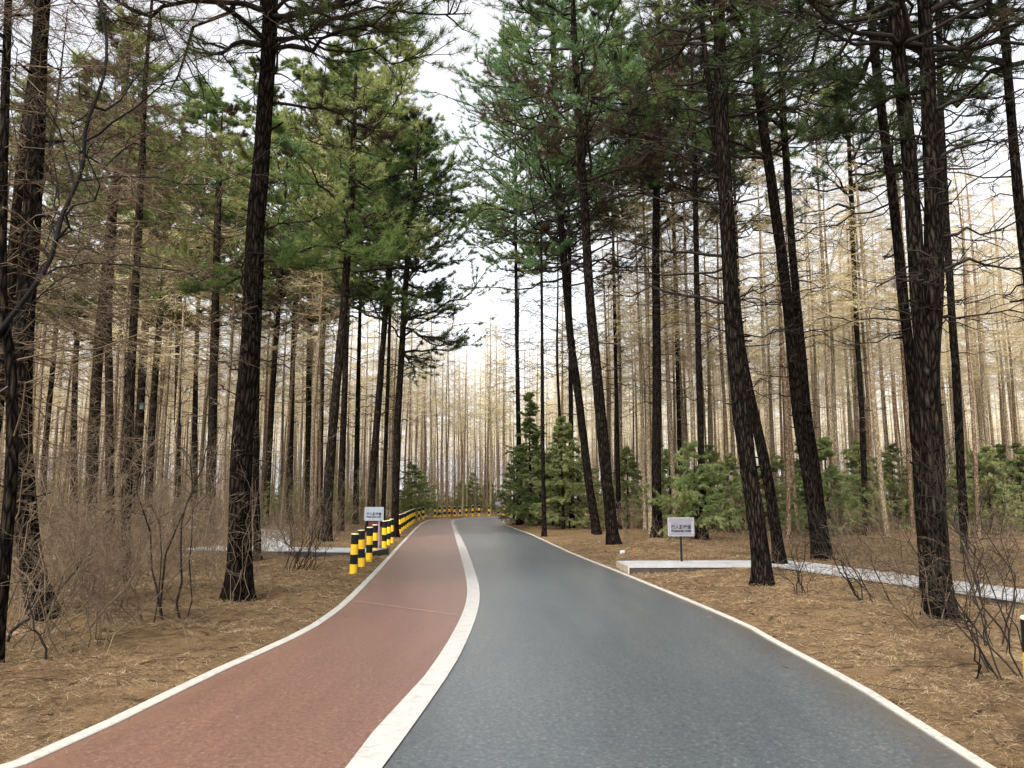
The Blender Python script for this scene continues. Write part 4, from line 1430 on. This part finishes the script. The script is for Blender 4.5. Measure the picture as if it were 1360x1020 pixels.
def make_sign(loc, w, h, zc, label, face, maroon, rz=0.0, text=True):
    root = thing("trail_sign", loc, label, "sign", None, rz)
    mb = MB()
    bevel_panel(mb, w, h, -0.012, 0.012, zc)
    mb.build("panel", M["sign_edge"], root, smooth=False)
    mb = MB()
    bevel_panel(mb, w - 0.035, h - 0.035, -0.016, -0.0125, zc, r=0.012)
    f = mb.build("face_sheet", M[face], root, smooth=False)
    if not maroon:
        mb = MB()
        for s in (-1, 1):
            mb.box((s * (w / 2 - 0.048) - 0.018, -0.0195, zc - h * 0.41), (s * (w / 2 - 0.048) + 0.018, -0.0165, zc + h * 0.28))
        mb.build("edge_tape", M["sign_back"], root, smooth=False)
    if text:
        lettering("行人游步道", h * 0.235, 0, -0.0185, zc - h * 0.02, root, 0.0022, w * 0.76)
        lettering("Pedestrian trails", h * 0.145, 0, -0.0185, zc - h * 0.215, root, 0.0035, w * 0.76)
    mb = MB()
    for s in (-1, 1):
        mb.tubes(np.array([[[0, -0.0205, zc + s * h * 0.40], [0, -0.016, zc + s * h * 0.40]]]), np.array([[0.010, 0.010]]), 8)
    mb.build("bolt_pair", M["sign_back"], root)
    mb = MB()
    if maroon:
        mb.box((-0.16, 0.013, -0.1), (0.12, 0.045, zc - h / 2 + 0.1))
        mb.build("post", M["post_maroon"], root, smooth=False)
        mb = MB()
        mb.box((0.122, 0.013, -0.1), (0.165, 0.05, zc - h / 2 + 0.1))
        mb.build("post", M["post_mauve"], root, smooth=False)
    else:
        mb.lathe([(0.024, -0.2), (0.024, zc + h * 0.3)], 14, (0, 0.037))
        mb.build("post", M["post_black"], root)
    return root


q = ground_hit(906, 751)
make_sign(q, 0.60, 0.42, 0.86, "grey pedestrian trails sign on a thin black post by right boardwalk", "sign_face", False, 0.03)
q = ground_hit(495.5, 735)
make_sign(q, 0.55, 0.39, 1.10, "bluish white pedestrian trails sign on maroon posts behind the bollards", "sign_face_white", True, -0.02)
q = gp(661.5, 684.0)
q = q * 1.03
q[2] = float(ground_h(q[0:1], q[1:2])[0])
make_sign(q, 0.56, 0.42, 0.86, "tiny white sign behind the bollards of the far bend", "sign_face_white", False, 0.0)
# red post between two far bollards
q = gp(599.7, 687.0) * 1.02
q[2] = float(ground_h(q[0:1], q[1:2])[0])
r_ = thing("hydrant_post", q, "small red post between the bollards of the far bend", "post")
mb = MB()
mb.lathe([(0.12, -0.1), (0.12, 0.03), (0.085, 0.05), (0.085, 0.42), (0.11, 0.44), (0.11, 0.48), (0.07, 0.53), (0.001, 0.56)], 16)
mb.build("body", M["red_paint"], r_)
mb = MB()
mb.tubes(np.array([[[-0.15, 0, 0.33], [0.15, 0, 0.33]]]), np.array([[0.04, 0.04]]), 10)
mb.build("outlet", M["red_paint"], r_)


# ------------------------------------------------------------------ boardwalks
def plank_mat():
    m, nt, b = new_mat("boardwalk_planks", 0.7, 0.3)
    v = coords(nt)
    r = ramp(nt, [(0.3, (0.25, 0.248, 0.246)), (0.7, (0.37, 0.366, 0.36))])
    nt.links.new(noise(nt, v, 3.2, 6, 0.7), r.inputs["Fac"])
    nt.links.new(r.outputs[0], b.inputs["Base Color"])
    bump(nt, b, noise(nt, coords(nt, (4, 30, 4)), 4, 4), 0.3, 0.01)
    return m


M["planks"] = plank_mat()
M["deck_beam"] = plain_mat("deck_beam", (0.045, 0.038, 0.032), 0.8, 0.2, 0.25)
M["deck_end"] = plain_mat("deck_end", (0.36, 0.31, 0.23), 0.8, 0.2, 0.2)


def boardwalk(strips, ztop, label, end_pale=False):
    """strips: centre polyline pieces (a, b, width); planks lie across, a dark beam under each edge, short stub posts"""
    a0 = np.array(strips[0][0], float)
    root = thing("boardwalk", (a0[0], a0[1], 0.0), label, "boardwalk")
    deck, beam, post, endb = MB(), MB(), MB(), MB()
    rng = np.random.default_rng(8)
    for si, (a, bb, w) in enumerate(strips):
        a, bb = np.array(a, float) - a0, np.array(bb, float) - a0
        L = np.linalg.norm(bb - a)
        u = (bb - a) / L
        nrm = np.array([-u[1], u[0]])
        zo = 0.003 * si
        s = 0.0
        while s < L - 0.02:
            e = min(s + 0.14, L)
            j = rng.normal(0, 0.004)
            p0, p1 = a + u * (s + 0.0025), a + u * (e - 0.0025)
            deck.prism([p0 - nrm * (w / 2 + j), p1 - nrm * (w / 2 + j), p1 + nrm * (w / 2 + j), p0 + nrm * (w / 2 + j)], ztop - 0.03 + zo, ztop + zo + rng.normal(0, 0.0008))
            s = e
        for sgn in (-1, 1):
            o = nrm * sgn * (w / 2 - 0.05)
            h = nrm * 0.03
            beam.prism([a + u * 0.02 + o - h, bb - u * 0.02 + o - h, bb - u * 0.02 + o + h, a + u * 0.02 + o + h], ztop - 0.17, ztop - 0.032 + zo)
            for s in np.arange(0.3, L, 1.6):
                c_ = a + u * s + nrm * sgn * (w / 2 - 0.14)
                post.prism([c_ + u * -0.05 - nrm * 0.05, c_ + u * 0.05 - nrm * 0.05, c_ + u * 0.05 + nrm * 0.05, c_ + u * -0.05 + nrm * 0.05], -0.3, ztop - 0.034)
        if si == 0:
            endb.prism([a - u * 0.03 - nrm * w / 2, a - nrm * w / 2, a + nrm * w / 2, a - u * 0.03 + nrm * w / 2], -0.15, ztop - 0.005)
    deck.build("deck", M["planks"], root, smooth=False)
    beam.build("beam", M["deck_beam"], root, smooth=False)
    post.build("support_frame", M["deck_beam"], root, smooth=False)
    endb.build("end_board", M["deck_end"] if end_pale else M["deck_beam"], root, smooth=False)
    return root


zt = 0.155
a1 = (gp(820, 744, zt) + gp(836, 753, zt)) / 2
b1 = (gp(1052, 743.5, zt) + gp(1052, 752, zt)) / 2
c1 = (gp(1239, 765, zt) + gp(1239, 778, zt)) / 2
d1 = (gp(1360, 781, zt) + gp(1360, 795, zt)) / 2
e1 = d1 + (d1 - c1) * 2.5
boardwalk([(a1[:2], b1[:2] + np.array([0.2, 0]), 1.45), (b1[:2] + np.array([-0.2, 0.0]), e1[:2], 1.25)], zt, "white plank boardwalk running right from the road past the grey sign", True)
zt = 0.17
A = (gp(503, 727.5, zt) + gp(503, 733.5, zt)) / 2
Bq = (gp(262, 724, zt) + gp(262, 730, zt)) / 2
Cq = gp(357, 728, zt)
Dq = gp(362, 706, zt)
Eq = gp(205, 696, zt)
boardwalk([(A[:2], Bq[:2], 1.4), (Cq[:2] + np.array([0, 0.4]), Dq[:2] + np.array([0, 0.5]), 0.95), (Dq[:2] + np.array([0.7, -0.2]), Eq[:2], 0.95)], zt, "white plank boardwalk branching into the left wood behind the bollards")

# ------------------------------------------------------------------ small things
M["box_wood"] = plain_mat("box_wood", (0.10, 0.13, 0.12), 0.8, 0.2, 0.2)
M["box_roof"] = plain_mat("box_roof", (0.06, 0.10, 0.09), 0.7, 0.3, 0.2)
hb = ground_hit(178, 702)
p = at_depth(189, 540, hb[1] - 0.32)
nb = thing("nest_box", p, "small greenish nest box nailed high on a left pine", "nest box")
mb = MB()
mb.box((-0.10, -0.09, -0.14), (0.10, 0.09, 0.12))
mb.build("box_body", M["box_wood"], nb, smooth=False)
mb = MB()
mb.add([(-0.14, -0.15, 0.121), (0.14, -0.15, 0.121), (0.14, 0.10, 0.18), (-0.14, 0.10, 0.18), (-0.14, -0.15, 0.145), (0.14, -0.15, 0.145), (0.14, 0.10, 0.205), (-0.14, 0.10, 0.205)],
       [(0, 3, 2, 1), (4, 5, 6, 7), (0, 1, 5, 4), (1, 2, 6, 5), (2, 3, 7, 6), (3, 0, 4, 7)])
mb.build("box_roof", M["box_roof"], nb, smooth=False)
mb = MB()
mb.tubes(np.array([[[0, -0.094, 0.03], [0, -0.085, 0.03]]]), np.array([[0.03, 0.03]]), 12)
mb.lathe([(0.0005, 0), (0.029, 0.0)], 12)
mb.build("entrance_hole", M["ink"], nb)

M["paper"] = plain_mat("paper", (0.72, 0.72, 0.74), 0.7, 0.2, 0.05)
M["orange"] = plain_mat("orange", (0.62, 0.22, 0.10), 0.7, 0.2, 0.1)


def scrap(px, py, w, h, mat, label, seed):
    rng = np.random.default_rng(seed)
    n_ = 7
    u_, v_ = np.meshgrid(np.linspace(-0.5, 0.5, n_), np.linspace(0, 1, n_), indexing='ij')
    V = np.stack([u_ * w, 0.02 * rng.normal(0, 1, u_.shape), v_ * h + rng.normal(0, 0.006, u_.shape)], -1)
    V2 = V + np.array([0, 0.004, 0])
    i_, j_ = np.meshgrid(np.arange(n_ - 1), np.arange(n_ - 1), indexing='ij')
    q_ = np.stack([i_ * n_ + j_, (i_ + 1) * n_ + j_, (i_ + 1) * n_ + j_ + 1, i_ * n_ + j_ + 1], -1).reshape(-1, 4)
    mb = MB()
    mb.add(V, q_)
    mb.add(V2, q_[:, ::-1])
    p_ = ground_hit(px, py)
    tag(mb.build("paper_scrap", M[mat], None, False, tuple(p_)), label, "litter")


scrap(826.5, 736, 0.12, 0.10, "paper", "crumpled white scrap lying on needles below the leaning verge pine", 1)
scrap(842, 734, 0.06, 0.11, "orange", "small orange and white scrap right of the white one", 2)
